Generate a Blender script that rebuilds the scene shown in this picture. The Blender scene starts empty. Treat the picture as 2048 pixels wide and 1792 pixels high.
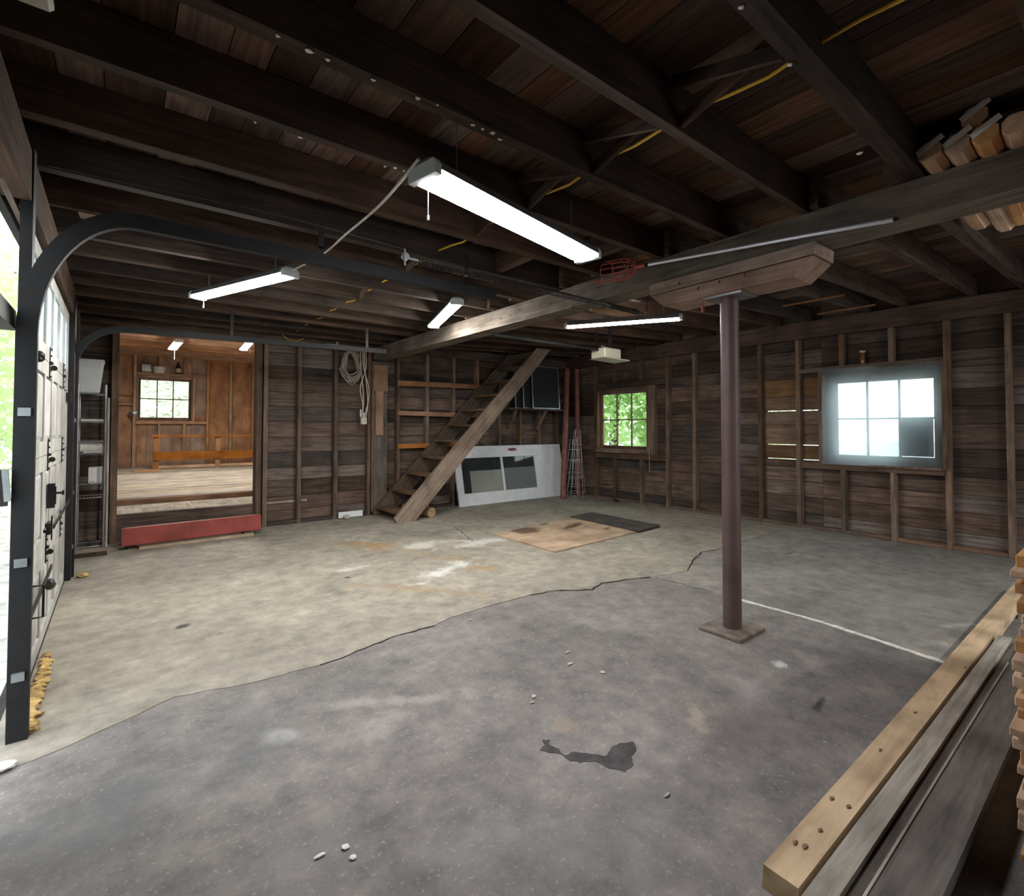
import bpy, bmesh, math, random
from mathutils import Vector, Matrix
random.seed(7)
R = random.uniform
# ------------------------------------------------------------------ camera
S = bpy.context.scene
C = S.collection
F, CY, PITCH, YAW, ROLL, CAMH = 1004.441, 833.175, math.radians(1.36), math.radians(38.129), math.radians(0.065), 1.3
_fw = Vector((math.sin(YAW)*math.cos(PITCH), math.cos(YAW)*math.cos(PITCH), math.sin(PITCH)))
_r = Vector((math.cos(YAW), -math.sin(YAW), 0)); _u = _r.cross(_fw)
_r, _u = math.cos(ROLL)*_r + math.sin(ROLL)*_u, -math.sin(ROLL)*_r + math.cos(ROLL)*_u
cd = bpy.data.cameras.new('camera'); cam = bpy.data.objects.new('camera', cd); C.objects.link(cam)
M = Matrix((( _r.x, _u.x, -_fw.x, 0), (_r.y, _u.y, -_fw.y, 0), (_r.z, _u.z, -_fw.z, CAMH), (0, 0, 0, 1)))
cam.matrix_world = M
cd.sensor_width = 36; cd.sensor_fit = 'HORIZONTAL'; cd.lens = F/2048*36
cd.shift_y = (CY-896)/2048; cd.clip_start = .02; cd.clip_end = 300
S.camera = cam
# ------------------------------------------------------------------ world and exposure
W = bpy.data.worlds.new('overcast_sky'); S.world = W; W.use_nodes = True
bg = W.node_tree.nodes['Background']; bg.inputs[0].default_value = (.88, .95, 1, 1); bg.inputs[1].default_value = 2.4
vs = S.view_settings
vs.view_transform = 'Standard'; vs.look = 'None'; vs.gamma = 1; vs.exposure = .75; vs.use_curve_mapping = False
LED = 40.0          # radiance of the lamp lenses

def P(px, py, ax, v):
    "photo pixel -> point on the plane ax = v"
    d = _fw + (px-1024)/F*_r - (py-CY)/F*_u
    o = Vector((0, 0, CAMH)); i = 'xyz'.index(ax)
    return o + d*((v-o[i])/d[i])
# ------------------------------------------------------------------ materials
MATS = {}
def _mat(name):
    m = bpy.data.materials.new(name); m.use_nodes = True; MATS[name] = m
    nt = m.node_tree; b = nt.nodes['Principled BSDF']
    return m, nt, b
def N(nt, t, **kw):
    n = nt.nodes.new(t)
    for k, v in kw.items():
        if k.startswith('i'): n.inputs[int(k[1:])].default_value = v
        else: setattr(n, k, v)
    return n
def c4(c): return (c[0], c[1], c[2], 1)
def ramp(nt, stops):
    n = nt.nodes.new('ShaderNodeValToRGB'); e = n.color_ramp.elements
    while len(e) < len(stops): e.new(.5)
    for k, (p, c) in enumerate(stops): e[k].position = p; e[k].color = c4(c)
    return n
def mixc(nt, fac, a, b, mode='MIX'):
    n = nt.nodes.new('ShaderNodeMix'); n.data_type = 'RGBA'; n.blend_type = mode
    for s, v in ((0, fac), (6, a), (7, b)):
        if hasattr(v, 'links') or isinstance(v, bpy.types.NodeSocket): nt.links.new(v, n.inputs[s])
        elif s == 0: n.inputs[0].default_value = v
        else: n.inputs[s].default_value = c4(v)
    return n.outputs[2]
def wood(name, dark, light, axis='x', var=.5, rough=.85, grain=14, rot=0, bump=.25):
    m, nt, b = _mat(name); L = nt.links.new
    tc = N(nt, 'ShaderNodeTexCoord'); oi = N(nt, 'ShaderNodeObjectInfo')
    off = N(nt, 'ShaderNodeVectorMath', operation='SCALE'); off.inputs[0].default_value = (31, 17, 23); L(oi.outputs['Random'], off.inputs['Scale'])
    ad = N(nt, 'ShaderNodeVectorMath', operation='ADD'); L(tc.outputs['Object'], ad.inputs[0]); L(off.outputs[0], ad.inputs[1])
    mp = N(nt, 'ShaderNodeMapping'); sc = {'x': (.9, grain, grain), 'y': (grain, .9, grain), 'z': (grain, grain, .9)}[axis]
    mp.inputs['Scale'].default_value = sc; vr = N(nt, 'ShaderNodeVectorRotate', rotation_type='Y_AXIS'); vr.inputs['Angle'].default_value = rot; L(ad.outputs[0], vr.inputs[0]); L(vr.outputs[0], mp.inputs[0])
    n1 = N(nt, 'ShaderNodeTexNoise'); n1.inputs['Scale'].default_value = 2.2; n1.inputs['Detail'].default_value = 6; n1.inputs['Roughness'].default_value = .65; n1.inputs['Distortion'].default_value = .6; L(mp.outputs[0], n1.inputs[0])
    n2 = N(nt, 'ShaderNodeTexNoise'); n2.inputs['Scale'].default_value = 3.1; n2.inputs['Detail'].default_value = 4; L(ad.outputs[0], n2.inputs[0])
    rp = ramp(nt, [(.28, dark), (.5, [(a+c)/2 for a, c in zip(dark, light)]), (.76, light)]); L(n1.outputs[0], rp.inputs[0])
    blot = ramp(nt, [(.3, (.42, .40, .40)), (.62, (1, 1, 1))]); L(n2.outputs[0], blot.inputs[0])
    col = mixc(nt, .75, rp.outputs[0], blot.outputs[0], 'MULTIPLY')
    mr = N(nt, 'ShaderNodeMapRange'); mr.inputs[3].default_value = 1-var; mr.inputs[4].default_value = 1+var; L(oi.outputs['Random'], mr.inputs[0])
    hs = N(nt, 'ShaderNodeHueSaturation'); L(mr.outputs[0], hs.inputs['Value']); L(col, hs.inputs['Color'])
    w2 = N(nt, 'ShaderNodeTexWhiteNoise', noise_dimensions='1D'); L(oi.outputs['Random'], w2.inputs['W'])
    ms = N(nt, 'ShaderNodeMapRange'); ms.inputs[3].default_value = .65; ms.inputs[4].default_value = 1.15; L(w2.outputs[0], ms.inputs[0]); L(ms.outputs[0], hs.inputs['Saturation'])
    L(hs.outputs[0], b.inputs['Base Color'])
    b.inputs['Roughness'].default_value = rough; b.inputs['Specular IOR Level'].default_value = .25
    bp = N(nt, 'ShaderNodeBump'); bp.inputs['Strength'].default_value = bump; bp.inputs['Distance'].default_value = .004; L(n1.outputs[0], bp.inputs['Height']); L(bp.outputs[0], b.inputs['Normal'])
    return m
def plain(name, col, rough=.6, metal=0, noise=.18, nscale=9, bump=0, trans=0, spec=.4):
    m, nt, b = _mat(name); L = nt.links.new
    tc = N(nt, 'ShaderNodeTexCoord'); n = N(nt, 'ShaderNodeTexNoise'); n.inputs['Scale'].default_value = nscale; n.inputs['Detail'].default_value = 5
    L(tc.outputs['Object'], n.inputs[0])
    rp = ramp(nt, [(.3, [c*(1-noise*1.6) for c in col]), (.7, [min(1, c*(1+noise)) for c in col])]); L(n.outputs[0], rp.inputs[0]); L(rp.outputs[0], b.inputs['Base Color'])
    b.inputs['Roughness'].default_value = rough; b.inputs['Metallic'].default_value = metal; b.inputs['Specular IOR Level'].default_value = spec
    if bump:
        bp = N(nt, 'ShaderNodeBump'); bp.inputs['Strength'].default_value = bump; bp.inputs['Distance'].default_value = .01; L(n.outputs[0], bp.inputs['Height']); L(bp.outputs[0], b.inputs['Normal'])
    return m
def emis(name, col, strength):
    m, nt, b = _mat(name)
    b.inputs['Base Color'].default_value = (.8, .8, .8, 1); b.inputs['Emission Color'].default_value = c4(col); b.inputs['Emission Strength'].default_value = strength
    return m
def glass(name, tint=(.93, .97, .95), gloss=.08):
    m, nt, b = _mat(name); nt.nodes.remove(b); o = nt.nodes['Material Output']; L = nt.links.new
    t = N(nt, 'ShaderNodeBsdfTransparent'); t.inputs[0].default_value = c4(tint)
    g = N(nt, 'ShaderNodeBsdfGlossy'); g.inputs['Roughness'].default_value = .05
    x = N(nt, 'ShaderNodeMixShader'); x.inputs[0].default_value = gloss; L(t.outputs[0], x.inputs[1]); L(g.outputs[0], x.inputs[2]); L(x.outputs[0], o.inputs[0])
    return m
def film(name, tr, tl, col=(.85, .9, .95)):
    m, nt, b = _mat(name); nt.nodes.remove(b); o = nt.nodes['Material Output']; L = nt.links.new
    t = N(nt, 'ShaderNodeBsdfTransparent'); t.inputs[0].default_value = c4(col)
    d = N(nt, 'ShaderNodeBsdfTranslucent'); d.inputs[0].default_value = c4(col)
    g = N(nt, 'ShaderNodeBsdfPrincipled'); g.inputs['Base Color'].default_value = (.45, .47, .48, 1); g.inputs['Roughness'].default_value = .25
    n = N(nt, 'ShaderNodeTexNoise'); n.inputs['Scale'].default_value = 7; n.inputs['Detail'].default_value = 3; tc = N(nt, 'ShaderNodeTexCoord'); L(tc.outputs['Object'], n.inputs[0])
    bp = N(nt, 'ShaderNodeBump'); bp.inputs['Strength'].default_value = .5; bp.inputs['Distance'].default_value = .02; L(n.outputs[0], bp.inputs['Height']); L(bp.outputs[0], g.inputs['Normal'])
    a = N(nt, 'ShaderNodeMixShader'); a.inputs[0].default_value = tl; L(t.outputs[0], a.inputs[1]); L(d.outputs[0], a.inputs[2])
    x = N(nt, 'ShaderNodeMixShader'); x.inputs[0].default_value = 1-tr; L(a.outputs[0], x.inputs[1]); L(g.outputs[0], x.inputs[2]); L(x.outputs[0], o.inputs[0])
    return m

for ax in 'xyz':
    wood('plank_'+ax, (.034, .023, .019), (.19, .135, .108), ax, .6)
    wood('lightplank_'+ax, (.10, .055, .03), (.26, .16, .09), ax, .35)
    wood('stud_'+ax, (.075, .044, .030), (.26, .165, .11), ax, .4)
    wood('joist_'+ax, (.024, .015, .012), (.12, .072, .050), ax, .4)
    wood('deck_'+ax, (.042, .022, .015), (.22, .122, .078), ax, .6)
    wood('orange_'+ax, (.22, .085, .025), (.42, .19, .07), ax, .15)
    wood('tan_'+ax, (.30, .19, .10), (.58, .40, .23), ax, .15)
    wood('roomstud_'+ax, (.33, .18, .09), (.6, .37, .20), ax, .2)
    wood('roomfloor_'+ax, (.26, .22, .17), (.52, .46, .38), ax, .2)
    wood('roomply_'+ax, (.32, .18, .112), (.55, .345, .215), ax, .15, grain=4)
    wood('grey_'+ax, (.21, .185, .155), (.48, .44, .385), ax, .2)
    wood('greydark_'+ax, (.085, .070, .062), (.22, .185, .16), ax, .2)
    wood('beam_'+ax, (.075, .058, .046), (.24, .195, .155), ax, .1)
    wood('bolster_'+ax, (.20, .125, .092), (.48, .315, .24), ax, .15)
    wood('stair_'+ax, (.075, .046, .028), (.25, .155, .092), ax, .2)
    wood('stairdark_'+ax, (.055, .038, .028), (.17, .12, .09), ax, .2)
    wood('lath_'+ax, (.46, .23, .10), (.76, .45, .23), ax, .12)
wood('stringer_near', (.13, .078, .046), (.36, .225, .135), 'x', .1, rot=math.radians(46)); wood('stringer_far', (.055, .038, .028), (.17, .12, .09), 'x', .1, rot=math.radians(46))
wood('pine', (.46, .29, .14), (.74, .52, .29), 'x', .02, grain=9)
wood('plywood', (.33, .20, .10), (.55, .37, .22), 'x', .02, grain=7)
wood('door_white', (.40, .395, .375), (.60, .595, .57), 'z', .05, .6, grain=10, bump=.12)
plain('white_paint', (.70, .72, .74), .45, noise=.05)
plain('white_plastic', (.62, .66, .66), .4, noise=.05)
plain('cream_plastic', (.50, .48, .38), .5, noise=.06)
plain('black_metal', (.006, .006, .007), .6, .0, noise=.4)
plain('dark_metal', (.035, .033, .033), .45, .6, noise=.3)
plain('steel', (.42, .43, .44), .35, .9, noise=.12)
plain('galvanised', (.34, .37, .38), .42, .8, noise=.15)
plain('alu_pole', (.62, .64, .70), .3, .5, noise=.04)
plain('column_brown', (.105, .066, .064), .5, .1, noise=.18, nscale=4)
plain('rust_plate', (.17, .135, .115), .8, 0, noise=.3, nscale=12)
plain('red_steel', (.27, .055, .045), .5, 0, noise=.22, nscale=5)
plain('red_pipe', (.21, .075, .060), .6, 0, noise=.25)
plain('red_plastic', (.42, .07, .05), .45, 0, noise=.1)
plain('yellow_jacket', (.62, .36, .03), .5, noise=.05)
plain('cable_white', (.52, .48, .42), .6, noise=.1)
plain('rope_tan', (.36, .31, .26), .9, noise=.2, nscale=60)
plain('hardboard', (.22, .125, .075), .7, noise=.1)
plain('foam_yellow', (.46, .31, .12), .9, noise=.35, nscale=20, bump=.6)
plain('amber_glass', (.20, .09, .025), .15, noise=.1)
plain('dark_board', (.060, .052, .046), .8, noise=.35, nscale=6, bump=.2)
plain('dark_panel', (.05, .055, .06), .6, noise=.2)
plain('screen_mesh', (.018, .019, .022), .8, noise=.2)
plain('grey_card', (.34, .33, .34), .7, noise=.04)
plain('cream_card', (.62, .60, .53), .7, noise=.04)
plain('wire_grey', (.44, .44, .42), .4, .6, noise=.1)
plain('paper', (.70, .69, .66), .8, noise=.05)
plain('towel', (.62, .60, .55), .95, noise=.12, nscale=40, bump=.3)
plain('black_rubber', (.02, .02, .02), .8, noise=.3)
plain('bark', (.12, .10, .085), .9, noise=.4, nscale=12)
def leafmat(name, col):
    m, nt, b = _mat(name); o = nt.nodes['Material Output']; b.inputs['Base Color'].default_value = c4(col); b.inputs['Roughness'].default_value = .6
    t = N(nt, 'ShaderNodeBsdfTranslucent'); t.inputs[0].default_value = c4(col); x = N(nt, 'ShaderNodeMixShader'); x.inputs[0].default_value = .5
    nt.links.new(b.outputs[0], x.inputs[1]); nt.links.new(t.outputs[0], x.inputs[2]); nt.links.new(x.outputs[0], o.inputs[0])
leafmat('leaf_green', (.42, .62, .22)); leafmat('leaf_pale', (.62, .78, .42))
plain('gravel', (.55, .53, .49), .95, noise=.3, nscale=6)
plain('litter', (.50, .53, .38), .9, noise=.45, nscale=7)
plain('pebble', (.45, .41, .34), .9, noise=.2)
plain('wet', (.050, .046, .047), .75, noise=.35, nscale=14)
plain('filler', (.66, .65, .61), .9, noise=.2, nscale=30)
plain('crack_dark', (.03, .027, .024), .95, noise=.3)
plain('brush', (.05, .035, .025), .9, noise=.4, nscale=40)
plain('blue_cap', (.03, .09, .35), .5, noise=.1)
plain('white_glaze', (.6, .6, .55), .3, noise=.08)
emis('led_cool', (.96, .96, 1), LED)
emis('led_neutral', (1, .985, .92), LED*2.1)
emis('led_warm', (1, .95, .85), LED*2.2)
glass('pane_glass'); glass('lite_glass', (.85, .87, .87), .05)
film('plastic_film', .9, .46, (.80, .92, 1))
film('frosted', .9, .8, (.85, .95, 1))

def concrete(name, base, spots, blot=.35, seed=0, speck=.25):
    m, nt, b = _mat(name); L = nt.links.new
    geo = N(nt, 'ShaderNodeNewGeometry')
    def noise(sc, det, ro=.6, dis=0):
        n = N(nt, 'ShaderNodeTexNoise'); n.inputs['Scale'].default_value = sc; n.inputs['Detail'].default_value = det; n.inputs['Roughness'].default_value = ro; n.inputs['Distortion'].default_value = dis
        mp = N(nt, 'ShaderNodeMapping'); mp.inputs['Location'].default_value = (seed*3.7, seed*5.1, 0); L(geo.outputs['Position'], mp.inputs[0]); L(mp.outputs[0], n.inputs[0]); return n
    n1, n2, n3 = noise(1.1, 7, .62, .4), noise(7, 8, .7), noise(55, 4, .7)
    r1 = ramp(nt, [(.3, [c*(1-blot) for c in base]), (.52, base), (.72, [min(1, c*(1+blot*.8)) for c in base])]); L(n1.outputs[0], r1.inputs[0])
    r2 = ramp(nt, [(.32, (.55, .55, .56)), (.68, (1.35, 1.32, 1.28))]); L(n2.outputs[0], r2.inputs[0])
    col = mixc(nt, .8, r1.outputs[0], r2.outputs[0], 'MULTIPLY')
    r3 = ramp(nt, [(.58, (0, 0, 0)), (.70, (1, 1, 1))]); L(n3.outputs[0], r3.inputs[0])
    sp = N(nt, 'ShaderNodeMath', operation='MULTIPLY'); L(r3.outputs[0], sp.inputs[0]); sp.inputs[1].default_value = speck
    col = mixc(nt, sp.outputs[0], col, (.55, .50, .42))
    nw = noise(4, 9, .72, .3)
    for (x, y, rx, ry, ang, c, st, soft) in spots:
        mp = N(nt, 'ShaderNodeMapping', vector_type='TEXTURE'); mp.inputs['Location'].default_value = (x, y, 0); mp.inputs['Rotation'].default_value = (0, 0, math.radians(ang)); mp.inputs['Scale'].default_value = (rx, ry, 1)
        L(geo.outputs['Position'], mp.inputs[0])
        ln = N(nt, 'ShaderNodeVectorMath', operation='LENGTH'); L(mp.outputs[0], ln.inputs[0])
        a = N(nt, 'ShaderNodeMath', operation='MULTIPLY_ADD'); L(nw.outputs[0], a.inputs[0]); a.inputs[1].default_value = 4.2; a.inputs[2].default_value = -2.1
        s = N(nt, 'ShaderNodeMath', operation='ADD'); L(ln.outputs['Value'], s.inputs[0]); L(a.outputs[0], s.inputs[1])
        mr = N(nt, 'ShaderNodeMapRange'); mr.interpolation_type = 'SMOOTHSTEP'; mr.inputs[1].default_value = 1; mr.inputs[2].default_value = 1-soft*1.8; mr.inputs[3].default_value = 0; mr.inputs[4].default_value = st; L(s.outputs[0], mr.inputs[0])
        col = mixc(nt, mr.outputs[0], col, c)
    L(col, b.inputs['Base Color']); b.inputs['Roughness'].default_value = .72; b.inputs['Specular IOR Level'].default_value = .3
    bp = N(nt, 'ShaderNodeBump'); bp.inputs['Strength'].default_value = .25; bp.inputs['Distance'].default_value = .006; L(n2.outputs[0], bp.inputs['Height']); L(bp.outputs[0], b.inputs['Normal'])
    return m
def fl(px, py): v = P(px, py, 'z', 0); return v.x, v.y
def spot(px, py, rx, ry, ang, c, st, soft=.5): x, y = fl(px, py); return (x, y, rx, ry, ang, c, st, soft)
RUST, PALE, DARK, OIL = (.30, .17, .06), (.62, .62, .60), (.10, .095, .085), (.03, .028, .026)
concrete('slab_light', (.275, .253, .212), [
    spot(745, 1090, .55, .16, -50, RUST, .65), spot(900, 1115, .5, .12, -55, RUST, .5), spot(960, 1135, .35, .1, -40, RUST, .5), spot(850, 1180, .9, .12, -52, RUST, .35), spot(780, 1100, .4, .07, -48, RUST, .55),
    spot(900, 1138, .5, .15, 20, PALE, .75), spot(840, 1090, .4, .18, 10, PALE, .5), spot(960, 1085, .55, .2, 0, PALE, .5), spot(700, 1138, .3, .08, 10, PALE, .45), spot(1130, 1085, .5, .15, 0, PALE, .35),
    spot(365, 1253, .055, .05, 0, OIL, .9, .35), spot(440, 1267, .055, .035, 30, DARK, .8), spot(695, 1155, .03, .03, 0, OIL, .9, .4), spot(555, 1080, .12, .05, 0, DARK, .6), spot(770, 1068, .2, .07, 0, DARK, .55),
    spot(430, 1120, .5, .12, 20, DARK, .35), spot(900, 1060, .6, .18, 10, DARK, .4), spot(1040, 1030, .7, .2, 5, DARK, .35), spot(250, 1300, .3, .9, 10, (.17, .15, .13), .4, .9), spot(620, 1010, 1.6, .2, 0, DARK, .4, .9),
    spot(1000, 1180, .25, .05, 0, (.16, .14, .12), .5), spot(560, 1320, .8, .06, -20, (.2, .18, .16), .4), spot(1300, 1080, .7, .3, 10, (.42, .40, .33), .4, .9)], .3, 1, .18)
concrete('slab_dark', (.186, .172, .167), [
    spot(760, 1450, .25, .12, 10, (.42, .39, .36), .55, .9), spot(560, 1470, .06, .09, 60, PALE, .35), spot(800, 1400, .5, .06, -30, (.38, .35, .32), .5), spot(1050, 1320, .5, .25, 0, (.10, .095, .095), .55, .9), spot(730, 1350, .3, .15, 0, (.08, .085, .085), .6, .9),
    spot(330, 1540, .9, .35, 20, (.10, .105, .112), .7, .9), spot(150, 1680, .7, .3, 10, (.13, .135, .14), .6, .9), spot(960, 1680, .4, .2, 0, (.26, .26, .255), .5, .9), spot(1300, 1230, .5, .25, 0, (.27, .25, .24), .5, .9), spot(1560, 1330, .06, .05, 0, PALE, .7),
    spot(1500, 1380, .25, .1, 20, (.30, .29, .28), .6, .9), spot(1638, 1407, .085, .02, 10, OIL, .85), spot(1480, 1450, .5, .3, 0, (.12, .10, .10), .6, .9), spot(1390, 1420, .16, .06, 40, (.36, .31, .24), .5), spot(1130, 1450, .1, .07, 0, (.30, .24, .17), .5),
    spot(1140, 1594, .05, .02, 20, (.07, .05, .05), .8), spot(1200, 1680, .5, .2, 0, (.22, .22, .22), .5, .9), spot(620, 1700, .35, .15, 0, (.22, .22, .22), .5, .9), spot(1000, 1250, .3, .12, 0, (.22, .20, .20), .5, .9), spot(1250, 1440, .25, .12, 0, (.25, .22, .21), .5, .9)], .3, 2, .35)
concrete('slab_grey', (.24, .228, .212), [
    spot(1580, 1105, .16, .05, 0, DARK, .7), spot(1700, 1150, .9, .15, -60, (.34, .34, .32), .5, .9), spot(1560, 1200, .5, .2, -40, (.15, .14, .13), .5, .9), spot(1900, 1200, .8, .3, -50, (.30, .30, .29), .5, .9), spot(1820, 1120, .9, .15, -60, (.14, .135, .125), .5, .9),
    spot(1960, 1290, .35, .08, -40, PALE, .5, .9), spot(1925, 1250, .2, .05, -30, PALE, .5, .9)], .25, 3, .15)
# ------------------------------------------------------------------ mesh helpers
class MB:
    def __init__(s): s.v = []; s.f = []
    def add(s, vs, fs): o = len(s.v); s.v += [Vector(x) for x in vs]; s.f += [tuple(i+o for i in f) for f in fs]; return s
    def box(s, a, b):
        (x0, y0, z0), (x1, y1, z1) = a, b
        x0, x1 = min(x0, x1), max(x0, x1); y0, y1 = min(y0, y1), max(y0, y1); z0, z1 = min(z0, z1), max(z0, z1)
        return s.add([(x0,y0,z0),(x1,y0,z0),(x1,y1,z0),(x0,y1,z0),(x0,y0,z1),(x1,y0,z1),(x1,y1,z1),(x0,y1,z1)], [(0,3,2,1),(4,5,6,7),(0,1,5,4),(1,2,6,5),(2,3,7,6),(3,0,4,7)])
    def obox(s, p, q, w, h, up=(0,0,1), bev=0):
        "bar from p to q; w across, h along up"
        p, q = Vector(p), Vector(q); d = (q-p).normalized(); up = Vector(up); sx = d.cross(up)
        if sx.length < 1e-4: sx = d.cross(Vector((1,0,0)))
        sx.normalize(); uy = sx.cross(d)
        if bev:
            pr = [(-w/2+bev,-h/2),(w/2-bev,-h/2),(w/2,-h/2+bev),(w/2,h/2-bev),(w/2-bev,h/2),(-w/2+bev,h/2),(-w/2,h/2-bev),(-w/2,-h/2+bev)]
        else: pr = [(-w/2,-h/2),(w/2,-h/2),(w/2,h/2),(-w/2,h/2)]
        n = len(pr); vs = [c+sx*a+uy*b for c in (p, q) for a, b in pr]
        return s.add(vs, [tuple(range(n))[::-1], tuple(range(n, 2*n))] + [(i,(i+1)%n,n+(i+1)%n,n+i) for i in range(n)])
    def cyl(s, p, q, r0, r1=None, n=16):
        p, q = Vector(p), Vector(q); r1 = r0 if r1 is None else r1; d = (q-p).normalized(); a = d.orthogonal().normalized(); b = d.cross(a)
        vs = [c+(a*math.cos(t)+b*math.sin(t))*r for c, r in ((p, r0), (q, r1)) for t in [2*math.pi*i/n for i in range(n)]]
        return s.add(vs, [tuple(range(n))[::-1], tuple(range(n, 2*n))] + [(i,(i+1)%n,n+(i+1)%n,n+i) for i in range(n)])
    def tube(s, pts, r, n=6, closed=False):
        pts = [Vector(p) for p in pts]; m = len(pts); o = len(s.v); a = None
        for i, p in enumerate(pts):
            if closed: d = pts[(i+1) % m]-pts[i-1]
            else: d = pts[min(i+1, m-1)]-pts[max(i-1, 0)]
            d.normalize()
            a = d.orthogonal() if a is None else a-d*a.dot(d)
            a.normalize(); b = d.cross(a)
            for k in range(n):
                t = 2*math.pi*k/n; s.v.append(p+(a*math.cos(t)+b*math.sin(t))*r)
        for i in range(m if closed else m-1):
            j = (i+1) % m
            for k in range(n): s.f.append((o+i*n+k, o+i*n+(k+1) % n, o+j*n+(k+1) % n, o+j*n+k))
        if not closed: s.f.append(tuple(o+k for k in range(n))[::-1]); s.f.append(tuple(o+(m-1)*n+k for k in range(n)))
        return s
    def prism(s, poly, ax, a, b):
        "2D polygon extruded along ax from a to b; poly coords are the other two axes in order"
        def mk(u, v, w): return {'x': (w, u, v), 'y': (u, w, v), 'z': (u, v, w)}[ax]
        n = len(poly); vs = [mk(u, v, w) for w in (a, b) for u, v in poly]
        return s.add(vs, [tuple(range(n))[::-1], tuple(range(n, 2*n))] + [(i,(i+1)%n,n+(i+1)%n,n+i) for i in range(n)])
    def strip(s, pts, ws, z0, z1):
        "ribbon of short slabs following a line on the floor"
        for (a, b, u, v) in zip(pts, pts[1:], ws, ws[1:]):
            d = Vector((b[0]-a[0], b[1]-a[1])); n = Vector((-d.y, d.x)).normalized() if d.length > 1e-6 else Vector((0, 1))
            q = [(a[0]+n.x*u, a[1]+n.y*u), (a[0]-n.x*u, a[1]-n.y*u), (b[0]-n.x*v, b[1]-n.y*v), (b[0]+n.x*v, b[1]+n.y*v)]
            s.prism(q, 'z', z0, z1)
        return s
    def lathe(s, c, prof, n=20):
        c = Vector(c); o = len(s.v)
        for r, z in prof:
            for k in range(n): t = 2*math.pi*k/n; s.v.append(c+Vector((r*math.cos(t), r*math.sin(t), z)))
        for i in range(len(prof)-1):
            for k in range(n): s.f.append((o+i*n+k, o+i*n+(k+1) % n, o+(i+1)*n+(k+1) % n, o+(i+1)*n+k))
        s.f.append(tuple(o+k for k in range(n))[::-1]); s.f.append(tuple(o+(len(prof)-1)*n+k for k in range(n)))
        return s
    def blob(s, c, rx, ry, rz, n=10, m=6, jit=.15):
        c = Vector(c); o = len(s.v)
        for i in range(m+1):
            for k in range(n):
                th = math.pi*i/m; t = 2*math.pi*k/n; j = 1+R(-jit, jit)
                s.v.append(c+Vector((rx*math.sin(th)*math.cos(t)*j, ry*math.sin(th)*math.sin(t)*j, rz*math.cos(th))))
        for i in range(m):
            for k in range(n): s.f.append((o+i*n+k, o+(i+1)*n+k, o+(i+1)*n+(k+1) % n, o+i*n+(k+1) % n))
        return s
def wloc(o):
    v = Vector((0, 0, 0))
    while o: v += o.location; o = o.parent
    return v
def obj(name, mb, mat, parent=None, loc=None, smooth=False, bevel=0):
    "world-coordinate mesh -> ONE object"
    if loc is None:
        if parent is not None: loc = wloc(parent)
        else:
            lo = [min(v[i] for v in mb.v) for i in range(3)]; hi = [max(v[i] for v in mb.v) for i in range(3)]
            loc = Vector(((lo[0]+hi[0])/2, (lo[1]+hi[1])/2, lo[2]))
    loc = Vector(loc); me = bpy.data.meshes.new(name); me.from_pydata([v-loc for v in mb.v], [], mb.f)
    bm = bmesh.new(); bm.from_mesh(me); bmesh.ops.recalc_face_normals(bm, faces=bm.faces)
    if bevel: bmesh.ops.bevel(bm, geom=bm.edges[:], offset=bevel, segments=1, affect='EDGES', clamp_overlap=True)
    bm.to_mesh(me); bm.free()
    me.materials.append(MATS[mat])
    if smooth:
        for p in me.polygons: p.use_smooth = True
        try: me.set_sharp_from_angle(angle=math.radians(40))
        except Exception: pass
    o = bpy.data.objects.new(name, me); C.objects.link(o)
    if parent is not None: o.parent = parent; o.location = loc-wloc(parent)
    else: o.location = loc
    return o
def tag(o, label, cat, group=None, kind=None):
    o['label'] = label; o['category'] = cat
    if group: o['group'] = group
    if kind: o['kind'] = kind
    return o
def thing(name, label, cat, loc=(0,0,0), group=None, kind=None):
    o = bpy.data.objects.new(name, None); C.objects.link(o); o.location = loc; o.empty_display_size = .05
    return tag(o, label, cat, group, kind)
def box(name, a, b, mat, parent=None, bevel=0): return obj(name, MB().box(a, b), mat, parent, bevel=bevel)
def jbox(name, a, b, mat, parent, j=.004):
    "a sawn timber: box with slightly uneven corners"
    m = MB().box(a, b); m.v = [v+Vector((R(-j, j), R(-j, j), R(-j, j))) for v in m.v]
    return obj(name, m, mat, parent)
# ------------------------------------------------------------------ the shell: constants
XL, XR, YB, YF = -.339, 7.19, 7.34, -2.2          # inner faces of the boarding
XS, YS = 7.088, 7.241                              # inner faces of the studs
JZ = 2.52                                          # underside of the joists
def jz(x): return JZ if x < 3.05 else JZ+(x-3.05)*.18/4.04
BX0, BX1 = 3.05, 3.25
# floor -------------------------------------------------------------
floor = thing('floor', 'old cracked concrete garage floor in three poured slabs', 'floor', kind='structure')
box('sub_base', (XL-.1, YF-.1, -.12), (XR+.1, YB+.1, -.035), 'crack_dark', floor)
def dense(pts, step=.06, j=.008):
    out = []
    for (a, b) in zip(pts, pts[1:]):
        n = max(1, int(math.hypot(b[0]-a[0], b[1]-a[1])/step))
        for k in range(n):
            t = k/n; out.append((a[0]+(b[0]-a[0])*t+(R(-j, j) if k else 0), a[1]+(b[1]-a[1])*t+(R(-j, j) if k else 0)))
    return out+[pts[-1]]
ck = [fl(*q) for q in ((0,1545),(110,1503),(250,1440),(350,1393),(480,1370),(640,1330),(700,1308),(780,1275),(870,1250),(900,1235),(960,1217),(1010,1203),(1060,1190),(1110,1182),(1185,1180),(1205,1165),(1300,1155))]
ck[0] = (XL-.05, ck[0][1]); ck = dense(ck)
up = dense([ck[-1]]+[fl(*q) for q in ((1375,1142),(1385,1120),(1402,1104),(1440,1098),(1475,1085),(1545,1066))]+[(XR, fl(1545,1066)[1]-.25)])
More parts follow.
